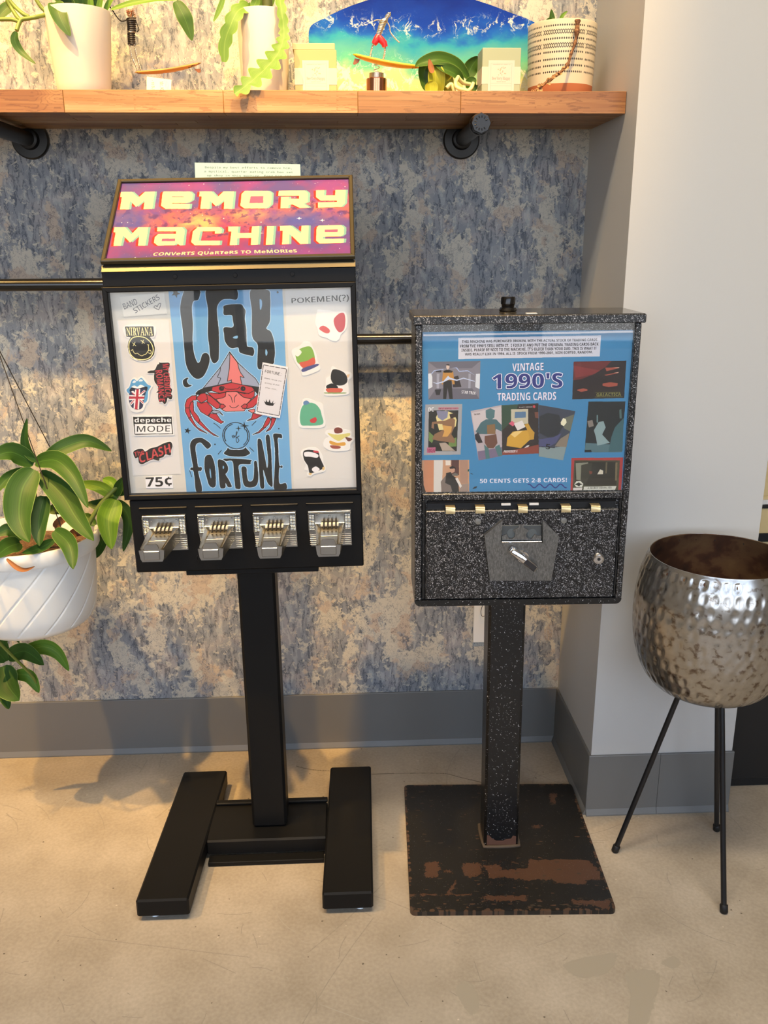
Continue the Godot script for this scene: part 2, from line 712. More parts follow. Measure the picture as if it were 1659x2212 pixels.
func room():
	struct("wall_back", uv_slab(Vector3(-3.0, 0, -0.2), Vector3(0.80, 4.2, 0), 2, 1.5, Vector2(0.31, 0.2)), M.wallpaper)
	struct("floor", uv_slab(Vector3(-3.0, -0.15, -1.2), Vector3(3.0, 0, 4.4), 1, 2.6, Vector2(0.5, 0)), M.floor)
	slab_box("ceiling", Vector3(-3.2, 4.2, -1.2), Vector3(3.2, 4.35, 4.4), M.ceiling)
	slab_box("wall_right", Vector3(0.6165, 0, -0.9), Vector3(0.982, 4.2, 0.361), M.paint)
	slab_box("wall_alcove", Vector3(0.7, 0, -1.1), Vector3(3.0, 4.2, -0.9), mat(C("d8cfb4"), 0.6))
	slab_box("wall_left", Vector3(-3.2, 0, -0.2), Vector3(-3.0, 4.2, 4.4), M.shop_wall)
	slab_box("wall_far_right", Vector3(3.0, 0, -1.2), Vector3(3.2, 4.2, 4.4), M.shop_wall)
	# window wall behind the viewer
	var fr := mat(C("2a2b2c"), 0.4)
	for x in [[-3.0, -2.6], [-0.95, -0.75], [0.75, 0.95], [2.6, 3.0]]:
		slab_box("wall_front", Vector3(x[0], 0.8, 4.2), Vector3(x[1], 2.95, 4.4), M.shop_wall)
	slab_box("wall_front", Vector3(-3.0, 0, 4.2), Vector3(3.0, 0.8, 4.4), M.shop_wall)
	slab_box("wall_front", Vector3(-3.0, 2.95, 4.2), Vector3(3.0, 4.2, 4.4), M.shop_wall)
	var k := 1
	for x in [[-2.6, -0.95], [-0.75, 0.75], [0.95, 2.6]]:
		var st := nb()
		var w := 0.045
		cb(st, Vector3(x[0], 0.8, 4.27), Vector3(x[0] + w, 2.95, 4.33), 0.002)
		cb(st, Vector3(x[1] - w, 0.8, 4.27), Vector3(x[1], 2.95, 4.33), 0.002)
		cb(st, Vector3(x[0] + w, 0.8, 4.27), Vector3(x[1] - w, 0.8 + w, 4.33), 0.002)
		cb(st, Vector3(x[0] + w, 2.95 - w, 4.27), Vector3(x[1] - w, 2.95, 4.33), 0.002)
		var mx: float = (x[0] + x[1]) / 2
		cb(st, Vector3(mx - 0.02, 0.8 + w, 4.275), Vector3(mx + 0.02, 2.95 - w, 4.325), 0.002)
		cb(st, Vector3(x[0] + w, 2.18, 4.276), Vector3(x[1] - w, 2.22, 4.324), 0.002)
		var f := struct("window_%d" % k, done(st), fr)
		part(f, "window_pane", box(Vector3(x[0] + w, 0.8 + w, 4.297), Vector3(x[1] - w, 2.95 - w, 4.303), 0.0005), M.glass)
		k += 1
	ceiling_panel(-1.2, 1.2, 1.75, 2.05, PANEL_E, "long warm white ceiling panel between the shelf wall and the windows")
	# cove baseboards: flat face with a small toe
	var h := 0.173
	base_run("baseboard_back", Vector3(-3.0, 0, 0), Vector3(0.6165, 0, 0), Vector3(0, 0, 1), h)
	base_run("baseboard_column_side", Vector3(0.6165, 0, 0.008), Vector3(0.6165, 0, 0.366), Vector3(-1, 0, 0), h)
	base_run("baseboard_column", Vector3(0.611, 0, 0.361), Vector3(0.7945, 0, 0.361), Vector3(0, 0, 1), h)
	base_run("baseboard_column_right", Vector3(0.7955, 0, 0.361), Vector3(0.986, 0, 0.361), Vector3(0, 0, 1), h)
	# thin paint bead on the column's front edge
	# outlet cover on the wall behind the right machine
	var o := thing("outlet_cover", "white outlet cover on the wall behind the speckled machine's post", "outlet", Vector3(0.398, 0.385, 0))
	part(o, "plate", box(Vector3(0.362, 0.325, 0), Vector3(0.436, 0.442, 0.006), 0.002), M.plastic_white)
	var st2 := nb()
	tube(st2, spline([Vector3(0.386, 0.44, 0.007), Vector3(0.381, 0.425, 0.014), Vector3(0.384, 0.412, 0.016), Vector3(0.392, 0.41, 0.012)], 6), 0.0008, 6)
	part(o, "wire_loop", done(st2), M.rubber)
	# ceiling track with lamps
	var tr := thing("track_rail", "black ceiling track carrying the spot lamps", "rail", Vector3(0, 4.18, 1.38))
	part(tr, "rail", box(Vector3(-2.4, 4.165, 1.36), Vector3(1.4, 4.2, 1.40), 0.003), M.black)
	for s in SPOTS:
		track_lamp(Vector3(s[0], 3.95, s[1]), s[2], s[3], s[4], s[5])

func ceiling_panel(x0: float, x1: float, z0: float, z1: float, energy: float, label: String):
	var c := Vector3((x0 + x1) / 2, 4.18, (z0 + z1) / 2)
	var o := thing("ceiling_panel", label, "lamp", c, "ceiling light panels")
	part(o, "housing", box(Vector3(x0 - 0.02, 4.175, z0 - 0.02), Vector3(x1 + 0.02, 4.1995, z1 + 0.02), 0.002), M.plastic_white)
	var gl := mat(C("f4f8ff"), 0.5)
	gl.emission_enabled = true
	gl.emission = C("ffedd2")
	gl.emission_energy_multiplier = 1.5
	part(o, "diffuser", box(Vector3(x0, 4.170, z0), Vector3(x1, 4.1748, z1), 0.001), gl)
	var l := AreaLight3D.new()
	l.name = "light"
	l.light_color = Color(1.0, 0.93, 0.83)
	l.light_energy = energy
	l.area_size = Vector2(x1 - x0, z1 - z0)
	l.area_range = 14.0
	l.area_attenuation = 2.0
	l.shadow_enabled = true
	o.add_child(l, true)
	l.transform = Transform3D(Basis(Vector3.RIGHT, -PI / 2), Vector3(0, -0.014, 0))

func base_run(called: String, a: Vector3, b: Vector3, n: Vector3, h: float):
	var prof := [Vector2(0, 0), Vector2(0.013, 0), Vector2(0.013, 0.003), Vector2(0.0065, 0.017), Vector2(0.0058, h - 0.002), Vector2(0.0045, h), Vector2(0, h)]
	var st := nb()
	for i in prof.size():
		var p: Vector2 = prof[i]
		var q: Vector2 = prof[(i + 1) % prof.size()]
		var d := Vector3(n.x * (q.y - p.y), -(q.x - p.x), n.z * (q.y - p.y))
		quad(st, a + n * p.x + Vector3.UP * p.y, b + n * p.x + Vector3.UP * p.y, b + n * q.x + Vector3.UP * q.y, a + n * q.x + Vector3.UP * q.y, d)
	for e in [a, b]:
		var out: Vector3 = (a - b) if e == a else (b - a)
		for i in range(1, prof.size() - 1):
			tri(st, e, e + n * prof[i].x + Vector3.UP * prof[i].y, e + n * prof[i + 1].x + Vector3.UP * prof[i + 1].y, out)
	struct(called, done(st), M.vinyl)

func track_lamp(at: Vector3, aim: Vector3, cone: float, gain: float, label: String):
	var o := thing("track_lamp", label, "lamp", at, "spot lamps on the ceiling track")
	var d := (aim - at).normalized()
	var side := d.cross(Vector3.UP).normalized()
	var up := side.cross(d)
	var bs := Basis(side, -d, -up)
	var st := nb()
	lathe(st, [Vector2(0.0, 0.06), Vector2(0.036, 0.06), Vector2(0.04, 0.05), Vector2(0.04, -0.07), Vector2(0.037, -0.07), Vector2(0.035, -0.05), Vector2(0.0, -0.05)], 24)
	part(o, "housing", done(st), M.black, Transform3D(bs, at))
	var st2 := nb()
	tube(st2, [at + Vector3(0, 0.03, 0), Vector3(at.x, 4.17, 1.38)], 0.008, 10)
	part(o, "stem", done(st2), M.black)
	var gl := mat(C("fff0d0"), 0.5)
	gl.emission_enabled = true
	gl.emission = C("ffdf9f")
	gl.emission_energy_multiplier = 6.0
	var st3 := nb()
	lathe(st3, [Vector2(0.0, -0.051), Vector2(0.033, -0.051), Vector2(0.033, -0.056), Vector2(0.0, -0.058)], 24)
	part(o, "bulb_face", done(st3), gl, Transform3D(bs, at))
	var l := SpotLight3D.new()
	l.name = "light"
	l.light_color = Color(1.0, 0.79, 0.46)
	l.light_energy = SPOT_E * gain
	l.light_size = 0.035
	l.spot_range = 12.0
	l.spot_attenuation = 2.0
	l.spot_angle = cone
	l.spot_angle_attenuation = 1.0
	l.shadow_enabled = true
	o.add_child(l, true)
	l.transform = Transform3D(Basis(side, up, -d), d * 0.075)

const SPOT_E = 17.0
const PANEL_E = 13.0

func shelf():
	var o := thing("plank_shelf", "thick butcher-block plank shelf with finger-jointed oak staves", "shelf", Vector3(-0.4, 1.683, 0.14))
	var tones := [wood(101, "a87f52", "8e6238", "5e3c20"), wood(111, "b8956a", "9a7044", "684426"), wood(121, "9e7448", "825632", "56341c"), wood(131, "ab8a62", "936a40", "684a2c")]
	rng.seed = 12
	var depth := 0.284
	var rows := 7
	for r in rows:
		var z1: float = depth - depth * r / rows
		var z0: float = depth - depth * (r + 1) / rows
		var x := -1.7
		var cuts := [-0.56, -0.2, 0.02, 0.30] if r == 0 else []
		var i := 0
		while x < 0.6155:
			var nx: float = minf(0.6155, x + rng.randf_range(0.22, 0.5))
			if r == 0:
				nx = ([-1.1, -0.563, -0.235, 0.045, 0.262, 0.6155])[i]
			i += 1
			part(o, "stave", box(Vector3(x + 0.0002, 1.683, z0 + 0.0145 if r == rows - 1 else z0), Vector3(nx - 0.0002, 1.727, z1 - 0.0002), 0.0009), tones[(rng.randi() + i) % 4])
			x = nx
	# pipe brackets
	for b in [[0.301, "black iron pipe bracket carrying the shelf above the speckled machine"], [-0.727, "black iron pipe bracket under the shelf's left end"]]:
		var x: float = b[0]
		var p := thing("pipe_bracket", b[1], "bracket", Vector3(x, 1.66, 0), "pipe brackets under the shelf")
		var st := nb()
		var tl := Basis(Vector3.RIGHT, PI / 2)
		lathe(st, [Vector2(0, 0.0), Vector2(0.044, 0.0), Vector2(0.044, 0.008), Vector2(0.041, 0.011), Vector2(0.024, 0.013), Vector2(0.022, 0.028), Vector2(0.0175, 0.03), Vector2(0, 0.03)], 40, Vector3(x, 1.66, 0), 0, tl)
		part(p, "flange", done(st), M.pipe)
		var st2 := nb()
		tube(st2, [Vector3(x, 1.66, 0.02), Vector3(x, 1.66, 0.31)], 0.0167, 28)
		part(p, "pipe", done(st2), M.pipe)
		var st3 := nb()
		lathe(st3, [Vector2(0.0167, 0.288), Vector2(0.0205, 0.288), Vector2(0.0215, 0.291), Vector2(0.0215, 0.302), Vector2(0.0205, 0.304)], 32, Vector3(x, 1.66, 0), 0, tl)
		lathe(st3, [Vector2(0.0205, 0.304), Vector2(0.021, 0.305), Vector2(0.021, 0.318), Vector2(0.0195, 0.322), Vector2(0, 0.3225)], 8, Vector3(x, 1.66, 0), 0, tl)
		for k in 11:
			var a := TAU * k / 13.0 + 0.5
			var c := Vector3(x + cos(a) * 0.0125, 1.66 + sin(a) * 0.0125, 0.3228)
			tube(st3, [c + Vector3(cos(a), sin(a), 0) * 0.0022, c - Vector3(cos(a), sin(a), 0) * 0.0022], 0.0011, 6)
		part(p, "end_cap", done(st3), mat(C("0a0a0b"), 0.32), Transform3D.IDENTITY, "glossy cap with raised marks")
	# round rails
	var r1 := thing("hanging_rail", "black round rail running left behind the sticker machine", "rail", Vector3(-1.0, 1.337, 0.28))
	rail(r1, Vector3(-1.9, 1.337, 0.28), Vector3(-0.36, 1.337, 0.28))
	var r2 := thing("wall_rail", "short black round rail between the two vending machines", "rail", Vector3(0.2, 1.19, 0.06))
	rail(r2, Vector3(-0.25, 1.191, 0.06), Vector3(0.45, 1.191, 0.06))

func rail(o, a: Vector3, b: Vector3):
	var st := nb()
	tube(st, [a, b], 0.0135, 24)
	part(o, "bar", done(st), mat(C("121213"), 0.2))
	for x in [a.x + 0.05, b.x - 0.05]:
		var s2 := nb()
		tube(s2, [Vector3(x, a.y, a.z), Vector3(x, a.y, 0.0)], 0.008, 14)
		lathe(s2, [Vector2(0, 0), Vector2(0.025, 0), Vector2(0.025, 0.005), Vector2(0, 0.006)], 24, Vector3(x, a.y, 0), 0, Basis(Vector3.RIGHT, PI / 2))
		part(o, "standoff", done(s2), M.pipe)

# ---------------------------------------------------------------- left machine
func sheet_poly(f: Array, ox: float, oy: float) -> Array:
	var o := []
	for i in range(0, f.size(), 2):
		o.append(ox + f[i] * 0.001)
		o.append(oy - f[i + 1] * 0.001)
	return o

func sticker_prints() -> Array:
	# base sheet: board, poster, strips
	var a := Sheet.new(480, 420, 2.4, C("d8d5cc"))
	a.poly(STRIPQ[0], C("dddbd9")); a.poly(STRIPQ[1], C("dcdad6"))
	a.poly(POSTERQ[0], C("6ea9d8"))
	var halo := C("bfdcf2")
	var ink := C("0f1011")
	for f in PLET:
		a.line(a.curve(a.pts(f), true), 2.6 * a.s, halo, true)
	for f in PLET:
		a.soft(f, ink)
	for f in PHOLE:
		a.soft(f, C("86bbe2"))
	var cols := [C("98a2ba"), C("df7a78"), C("bb2c35"), ink, C("5a5f70")]
	for c in CRAB:
		a.line(a.pts(c[1]), 3.6 * a.s, halo, true)
	for c in CRAB:
		a.poly(c[1], cols[c[0]])
		a.line(a.pts(c[1]), 1.3 * a.s, ink, true)
	for f in PSTROKE:
		a.stroke(f, 1.25, ink)
	var d := []
	for f in DOT:
		d.append(Vector2(f[0], f[1]) * a.s)
	a.disc(d[0], 1.9 * a.s, ink)
	for e in [d[1], d[2]]:
		a.disc(e, 5.0 * a.s, ink)
		a.disc(e + Vector2(1, -1) * a.s, 0.8 * a.s, C("bb2c35"))
	a.disc(d[3], 1.4 * a.s, ink); a.disc(d[4], 1.5 * a.s, ink)
	for r in [[27.2, 1.6, 0.0, TAU], [24.0, 2.0, PI * 0.86, PI * 1.25], [24.2, 1.6, PI * 1.28, PI * 1.42], [24.0, 2.0, -0.55, 0.45], [24.0, 1.4, 0.55, 0.95]]:
		var q := PackedVector2Array()
		for k in 41:
			q.append(d[5] + Vector2.from_angle(lerpf(r[2], r[3], k / 40.0)) * r[0] * a.s)
		a.line(q, r[1] * a.s, ink)
	a.star(d[6], 9.5 * a.s, 2.2 * a.s, 4, ink); a.star(d[7], 6.5 * a.s, 1.6 * a.s, 4, ink)
	a.star(d[8], 7.0 * a.s, 3.0 * a.s, 5, ink, -1.3); a.star(d[9], 9.0 * a.s, 4.0 * a.s, 5, ink, -1.1)
	# top sheet: labels, stickers, the fortune card
	var b := Sheet.new(480, 420, 2.4, C("ecebe8"))
	b.poly(BANDQ[0], C("e6e2d8"))
	b.text("BAND", 0, BANDTX[0], C("2a2832")); b.text("STICKERS", 0, BANDTX[1], C("2a2832"))
	b.stroke(HEART[0], 1.1, C("2a2832"))
	b.poly(PRICEQ[0], C("eeeef2"))
	b.text("75¢", 1, PRICETX[0], C("161616"))
	b.soft(STK[1], C("181414")); b.soft(STK[4], C("181414"))
	for s in SART:
		if s[0] == "101010" or s[0] == "f0f0f0" or s[0] == "f2ecea" or s[0] == "b8263a" or s[0] == "141414":
			b.poly(s[1], C(s[0]))
		else:
			b.soft(s[1], C(s[0]))
	for t in STX:
		b.text(t[0], t[1], t[3], C(t[2]))
	for i in NFACE.size():
		b.stroke(NFACE[i], 1.9 if i == 0 else 1.15, C("f4eca6"))
	b.poly(CARDQ[0], C("ecebee"))
	var q: Array = CARDQ[0]
	var cq := [Vector2(q[0], q[1]), Vector2(q[2], q[3]), Vector2(q[4], q[5]), Vector2(q[6], q[7])]
	var mid: Vector2 = (cq[0] + cq[1] + cq[2] + cq[3]) / 4
	var inn := []
	for v in cq:
		inn.append(v + (mid - v).normalized() * 5.0)
	b.poly([inn[0].x, inn[0].y, inn[1].x, inn[1].y, inn[2].x, inn[2].y, inn[3].x, inn[3].y], C("dcdbe0"))
	for e in 4:
		var p0: Vector2 = inn[e]
		var p1: Vector2 = inn[(e + 1) % 4]
		var cnt := 4 if e % 2 == 0 else 9
		for k in cnt:
			b.line(PackedVector2Array([p0.lerp(p1, (k + 0.08) / cnt) * b.s, p0.lerp(p1, (k + 0.88) / cnt) * b.s]), 1.3 * b.s, C("17161a"))
	var lines := ["FORTUNE:", "Unseen forces are", "working in your", "great favor."]
	for k in 4:
		b.text(lines[k], 2, CARDTX[k], C("1c1b20"))
	b.poly(CROWN[0], C("141417"))
	# lettering written straight on the right hand strip
	a.text("POKEMEN(?)", 0, POKTX[0], C("1e1c1c"), 0, 0)
	a.text("POKEMEN(?)", 0, POKTX[0], C("1e1c1c"), 1, 0)
	return [a.tex(), b.tex()]

func sign_print() -> ImageTexture:
	var sh := Sheet.new(485, 256, 2.2, C("8a6a9c"))
	var w := sh.img.get_width()
	var h := sh.img.get_height()
	var n1 := noise(0.004, 51, 5, FastNoiseLite.TYPE_SIMPLEX_SMOOTH, 40.0)
	var n2 := noise(0.012, 53, 5, FastNoiseLite.TYPE_SIMPLEX_SMOOTH, 30.0)
	var n3 := noise(0.02, 57, 4, FastNoiseLite.TYPE_SIMPLEX_SMOOTH, 20.0)
	for y in h:
		for x in w:
			var u := float(x) / w
			var v := float(y) / h
			var band := exp(-pow((v - 0.52 + 0.28 * (u - 0.5) * (1.0 if u > 0.4 else 0.2)) / 0.17, 2.0))
			var a := n1.get_noise_2d(x, y)
			var b := n2.get_noise_2d(x, y)
			var c := Color(0.43, 0.36, 0.62).lerp(Color(0.66, 0.32, 0.60), clampf(0.5 + a * 1.4, 0, 1))
			c = c.lerp(Color(0.80, 0.24, 0.40), clampf(exp(-pow((u - 0.38) / 0.25, 2.0) - pow((v - 0.68) / 0.25, 2.0)) * 1.1 + b * 0.3, 0, 1))
			c = c.lerp(Color(0.93, 0.46, 0.42), clampf(band * (0.75 + b * 1.6), 0, 1))
			var core := exp(-pow((u - 0.36) / 0.075, 2.0) - pow((v - 0.55) / 0.09, 2.0)) + 0.6 * exp(-pow((u - 0.58) / 0.09, 2.0) - pow((v - 0.45) / 0.06, 2.0)) + 0.5 * exp(-pow((u - 0.86) / 0.07, 2.0) - pow((v - 0.37) / 0.04, 2.0))
			c = c.lerp(Color(1.0, 0.84, 0.50), clampf(core * (1.0 + b), 0, 0.95))
			var dk := n3.get_noise_2d(x, y)
			if dk > 0.18 and band > 0.3:
				c = c.lerp(Color(0.42, 0.22, 0.42), clampf((dk - 0.18) * 3.0, 0, 0.7))
			c = c.lerp(Color(0.36, 0.40, 0.72), clampf(exp(-pow((u - 0.78) / 0.16, 2.0) - pow((v - 0.55) / 0.12, 2.0)) * 0.9 + exp(-pow((u - 0.07) / 0.1, 2.0) - pow((v - 0.5) / 0.12, 2.0)) * 0.8, 0, 1))
			sh.img.set_pixel(x, y, c * Color(0.62, 0.64, 0.74))
	rng.seed = 8
	for k in 260:
		var p := Vector2(rng.randf() * w, rng.randf() * h)
		sh.disc(p, rng.randf_range(0.5, 1.3) if k % 10 else rng.randf_range(1.6, 2.8), C("c9c0c8"))
	for p in [Vector2(0.775, 0.52), Vector2(0.62, 0.69), Vector2(0.87, 0.55)]:
		sh.star(p * Vector2(w, h), 13, 1.8, 4, C("f4f2e4"))
		sh.disc(p * Vector2(w, h), 4, C("fff6dc"))
	for f in SIGN:
		var p := sh.pts(f)
		for o in [[-10.5, "9c2420"], [10.5, "5f8a8a"]]:
			var q := PackedVector2Array()
			for v in p:
				q.append(v + Vector2(o[0], 3.0 if o[0] < 0 else 0.0))
			sh.fill(q, C(o[1]))
	for f in SIGN:
		sh.poly(f, C("cabd8a"))
	for f in SIGNHOLE:
		sh.poly(f, C("7a4668"))
	sh.text("CONVeRTS QUaRTeRS TO MeMORIeS", 1, [98, 228, 372, 227, 374, 238, 96, 239.5], C("bfb284"))
	return sh.tex()

func bars(parent, called: String, x0: float, x1: float, y0: float, y1: float, w: float, z0: float, z1: float, m: Material, t: Transform3D, ch := 0.0015):
	# four mitred-looking frame bars
	for q in [[[x0, y0], [x0 + w, y0 + w], [x0 + w, y1 - w], [x0, y1]], [[x1, y0], [x1 - w, y0 + w], [x1 - w, y1 - w], [x1, y1]], [[x0, y0], [x1, y0], [x1 - w, y0 + w], [x0 + w, y0 + w]], [[x0, y1], [x1, y1], [x1 - w, y1 - w], [x0 + w, y1 - w]]]:
		var c := Vector2.ZERO
		for v in q:
			c += Vector2(v[0], v[1]) / 4
		var st := nb()
		# bar with a small bevel on its front edges
		var fo := []
		var fi := []
		for v in q:
			var p := Vector2(v[0], v[1])
			fo.append(Vector3(p.x, p.y, 0))
			fi.append(p)
		var ins := []
		for i in 4:
			var p: Vector2 = fi[i]
			var d := Vector2(signf(c.x - p.x) if absf(c.x - p.x) < w * 1.2 else 0.0, signf(c.y - p.y) if absf(c.y - p.y) < w * 1.2 else 0.0)
			ins.append(p + d * ch)
		for i in 4:
			var a := Vector3(fi[i].x, fi[i].y, z0)
			var b := Vector3(fi[(i + 1) % 4].x, fi[(i + 1) % 4].y, z0)
			var a2 := Vector3(a.x, a.y, z1 - ch)
			var b2 := Vector3(b.x, b.y, z1 - ch)
			var o := (a + b) / 2 - Vector3(c.x, c.y, z0)
			o = o - (b - a).normalized() * o.dot((b - a).normalized())
			quad(st, a, b, b2, a2, o)
			quad(st, a2, b2, Vector3(ins[(i + 1) % 4].x, ins[(i + 1) % 4].y, z1), Vector3(ins[i].x, ins[i].y, z1), o + Vector3(0, 0, o.length()))
		quad(st, Vector3(ins[0].x, ins[0].y, z1), Vector3(ins[1].x, ins[1].y, z1), Vector3(ins[2].x, ins[2].y, z1), Vector3(ins[3].x, ins[3].y, z1), Vector3.BACK)
		part(parent, called, done(st), m, t)

func sticker_machine():
	var o := thing("sticker_machine", "tall black four-slot sticker vending machine with galaxy sign and crab poster", "vending machine", Vector3(-0.2, 0, 0.44))
	var T := Transform3D(Basis(Vector3.UP, deg_to_rad(-0.887)) * Basis(Vector3.BACK, deg_to_rad(0.872)), Vector3(0, 0, 0.54))
	# stand on the floor
	for x in [[-0.468, -0.354, -0.445, -0.329], [-0.063, 0.049, -0.049, 0.061]]:
		var st := nb()
		var z0 := 0.69
		var z1 := 0.195
		# each foot runs back at a slight angle
		var c := []
		for y in [0.012, 0.056]:
			c.append(Vector3(x[0], y, z0)); c.append(Vector3(x[1], y, z0)); c.append(Vector3(x[3], y, z1)); c.append(Vector3(x[2], y, z1))
		var ch := 0.004
		var ctr := Vector3((x[0] + x[1] + x[2] + x[3]) / 4, 0.034, (z0 + z1) / 2)
		foot_block(st, c, ch, ctr)
		var f := part(o, "foot", done(st), M.black_satin)
		for g in ([Vector3(x[0] + 0.035, 0, z0 - 0.03), Vector3(x[3] - 0.03, 0, z1 + 0.04)] if x[0] < -0.2 else [Vector3(x[1] - 0.028, 0, z0 - 0.03), Vector3(x[2] + 0.03, 0, z1 + 0.04)]):
			var s2 := nb()
			lathe(s2, [Vector2(0.0, 0.0), Vector2(0.017, 0.0), Vector2(0.019, 0.003), Vector2(0.016, 0.007), Vector2(0.007, 0.008), Vector2(0.007, 0.014), Vector2(0, 0.014)], 24, g)
			part(f, "leveling_glide", done(s2), M.zinc)
	var cr := part(o, "cross_bar", box(Vector3(-0.345, 0.012, 0.345), Vector3(-0.055, 0.052, 0.49), 0.004), M.black_satin)
	part(cr, "rear_lip", box(Vector3(-0.338, 0.0525, 0.336), Vector3(-0.055, 0.06, 0.352), 0.002), M.black_satin)
	part(cr, "front_toe", box(Vector3(-0.338, 0.0, 0.49), Vector3(-0.063, 0.012, 0.517), 0.001), M.black_satin)
	var st := nb()
	var pl := -0.2375
	cb(st, Vector3(-0.0420, 0.052, -0.0420), Vector3(0.0420, 0.756, 0.0420), 0.006)
	part(o, "post", done(st), M.black_satin, Transform3D(Basis(Vector3.BACK, deg_to_rad(0.35)), Vector3(-0.195, 0, 0.402)))
	# cabinet
	var x0 := -0.4334
	var x1 := 0.0518
	part(o, "cabinet", box(Vector3(x0 + 0.004, 0.764, -0.215), Vector3(x1 - 0.001, 1.385, -0.022), 0.003), M.black, T)
	part(o, "mounting_bracket", box(Vector3(-0.325, 0.752, -0.19), Vector3(-0.045, 0.7635, -0.004), 0.001), M.black, T)
	var lp := part(o, "lower_panel", box(Vector3(-0.4282, 0.7626, -0.0215), Vector3(0.0519, 0.9225, 0.0), 0.0025), M.black, T)
	for k in 4:
		var sx := -0.41 + k * 0.1148
		var s3 := nb()
		cb(s3, Vector3(sx, 0.9022, 0.0), Vector3(sx + 0.1, 0.9062, 0.0035), 0.0018)
		part(lp, "louvre", done(s3), M.black, T)
	for k in 4:
		coin_mech(o, T, -0.3595 + k * 0.1143)
	var s4 := nb()
	tube(s4, spline([Vector3(-0.297, 0.785, 0.001), Vector3(-0.3, 0.793, 0.003), Vector3(-0.297, 0.798, 0.002), Vector3(-0.295, 0.79, 0.001), Vector3(-0.298, 0.78, 0.001)], 4), 0.0005, 5)
	part(lp, "hair_scratch", done(s4), M.rubber, T)
	# display
	var pr := sticker_prints()
	var ox := -0.430
	var oy := 1.345
	var uvs := Vector2(0.48, 0.42)
	var pa := printed(pr[0], 0.5)
	var pb := printed(pr[1], 0.5)
	var uo := Vector2(ox, oy)
	var bd := part(o, "display_board", slab([-0.4295, 0.9235, 0.048, 0.9235, 0.048, 1.344, -0.4295, 1.344], -0.021, -0.0135, uo, uvs), M.board, T)
	var names := ["paper_strip", "paper_strip", "poster"]
	var qs := [STRIPQ[0], STRIPQ[1], POSTERQ[0]]
	var labs := ["white paper strip carrying the band stickers", "white paper strip with hand-drawn heading", "blue crab fortune poster"]
	for k in 3:
		var clip := []
		var sp := sheet_poly(qs[k], ox, oy)
		for i in range(0, sp.size(), 2):
			clip.append(clampf(sp[i], -0.4285, 0.047)); clip.append(clampf(sp[i + 1], 0.9245, 1.3435))
		part(bd, names[k], slab(clip, -0.0135, -0.0130 + k * 0.0002, uo, uvs), pa, T, labs[k])
	part(bd, "handwritten_card", slab(sheet_poly(BANDQ[0], ox, oy), -0.0130, -0.0122, uo, uvs), pb, T, "small card with handwritten heading")
	part(bd, "price_label", slab(sheet_poly(PRICEQ[0], ox, oy), -0.0135, -0.0126, uo, uvs), pb, T, "white label with black price")
	for f in STK:
		var sm := PackedVector2Array()
		var sp := sheet_poly(f, ox, oy)
		for i in range(0, sp.size(), 2):
			sm.append(Vector2(sp[i], sp[i + 1]))
		var sh := Sheet.new(1, 1, 1, Color.WHITE)
		if sm.size() > 4:
			sm = sh.curve(sm, true)
		var off := Geometry2D.offset_polygon(sm, 0.0012)
		var s5 := nb()
		extrude(s5, off[0] if off.size() else sm, -0.0130, -0.0119, uo, uvs)
		part(bd, "sticker", done(s5), pb, T)
	part(bd, "fortune_card", slab(sheet_poly(CARDQ[0], ox, oy), -0.0120, -0.0108, uo, uvs), pb, T, "white fortune slip with dashed border and crown")
	bars(o, "door_frame", x0 - 0.003, x1, 0.9232, 1.3492, 0.0105, -0.0215, 0.004, M.black, T)
	part(o, "window_pane", box(Vector3(-0.4295, 0.928, -0.006), Vector3(0.0475, 1.3425, -0.0035), 0.0003), M.glass, T)
	# header band, ledge and sign
	var hd := part(o, "header_panel", box(Vector3(x0 - 0.001, 1.3495, -0.0215), Vector3(x1, 1.377, -0.001), 0.001), M.black, T)
	for x in [-0.295, -0.18, -0.07]:
		var s6 := nb()
		lathe(s6, [Vector2(0, 0.0), Vector2(0.0045, 0.0), Vector2(0.004, 0.0012), Vector2(0, 0.0014)], 16, Vector3(x, 1.366, -0.001), 0, Basis(Vector3.RIGHT, PI / 2))
		part(hd, "rivet", done(s6), M.black, T)
	var s7 := nb()
	var a := Vector3(x0, 1.3775, 0.004)
	var b := Vector3(x1, 1.3775, 0.004)
	var up := Vector3(0, 0.0115, -0.0095)
	quad(s7, a, b, b + up, a + up, Vector3(0, 1, 1))
	quad(s7, a, b, b + Vector3(0, -0.001, -0.02), a + Vector3(0, -0.001, -0.02), Vector3.DOWN)
	quad(s7, a + up, b + up, b + Vector3(0, 0.0115, -0.03), a + Vector3(0, 0.0115, -0.03), Vector3.UP)
	part(o, "ledge", done(s7), M.bronze, T)
	# sign box: prism behind the sloping face
	var s8 := nb()
	var e := [Vector3(0, 1.3895, -0.006), Vector3(0, 1.549, -0.2055), Vector3(0, 1.549, -0.2145), Vector3(0, 1.386, -0.2145), Vector3(0, 1.3862, -0.006)]
	for i in 5:
		var p0: Vector3 = e[i] + Vector3(x0 + 0.003, 0, 0)
		var p1: Vector3 = e[(i + 1) % 5] + Vector3(x0 + 0.003, 0, 0)
		var w := Vector3(x1 - x0 - 0.006, 0, 0)
		quad(s8, p0, p1, p1 + w, p0 + w, (p0 + p1) / 2 - Vector3(p0.x, 1.45, -0.15))
	for x in [x0 + 0.003, x1 - 0.003]:
		for i in range(1, 4):
			tri(s8, e[0] + Vector3(x, 0, 0), e[i] + Vector3(x, 0, 0), e[i + 1] + Vector3(x, 0, 0), Vector3(x - (x0 + x1) / 2, 0, 0))
	var sg := part(o, "sign_box", done(s8), M.black, T)
	# face plane: u along x, v up the slope
	var slope := Vector3(0, 0.16, -0.2).normalized()
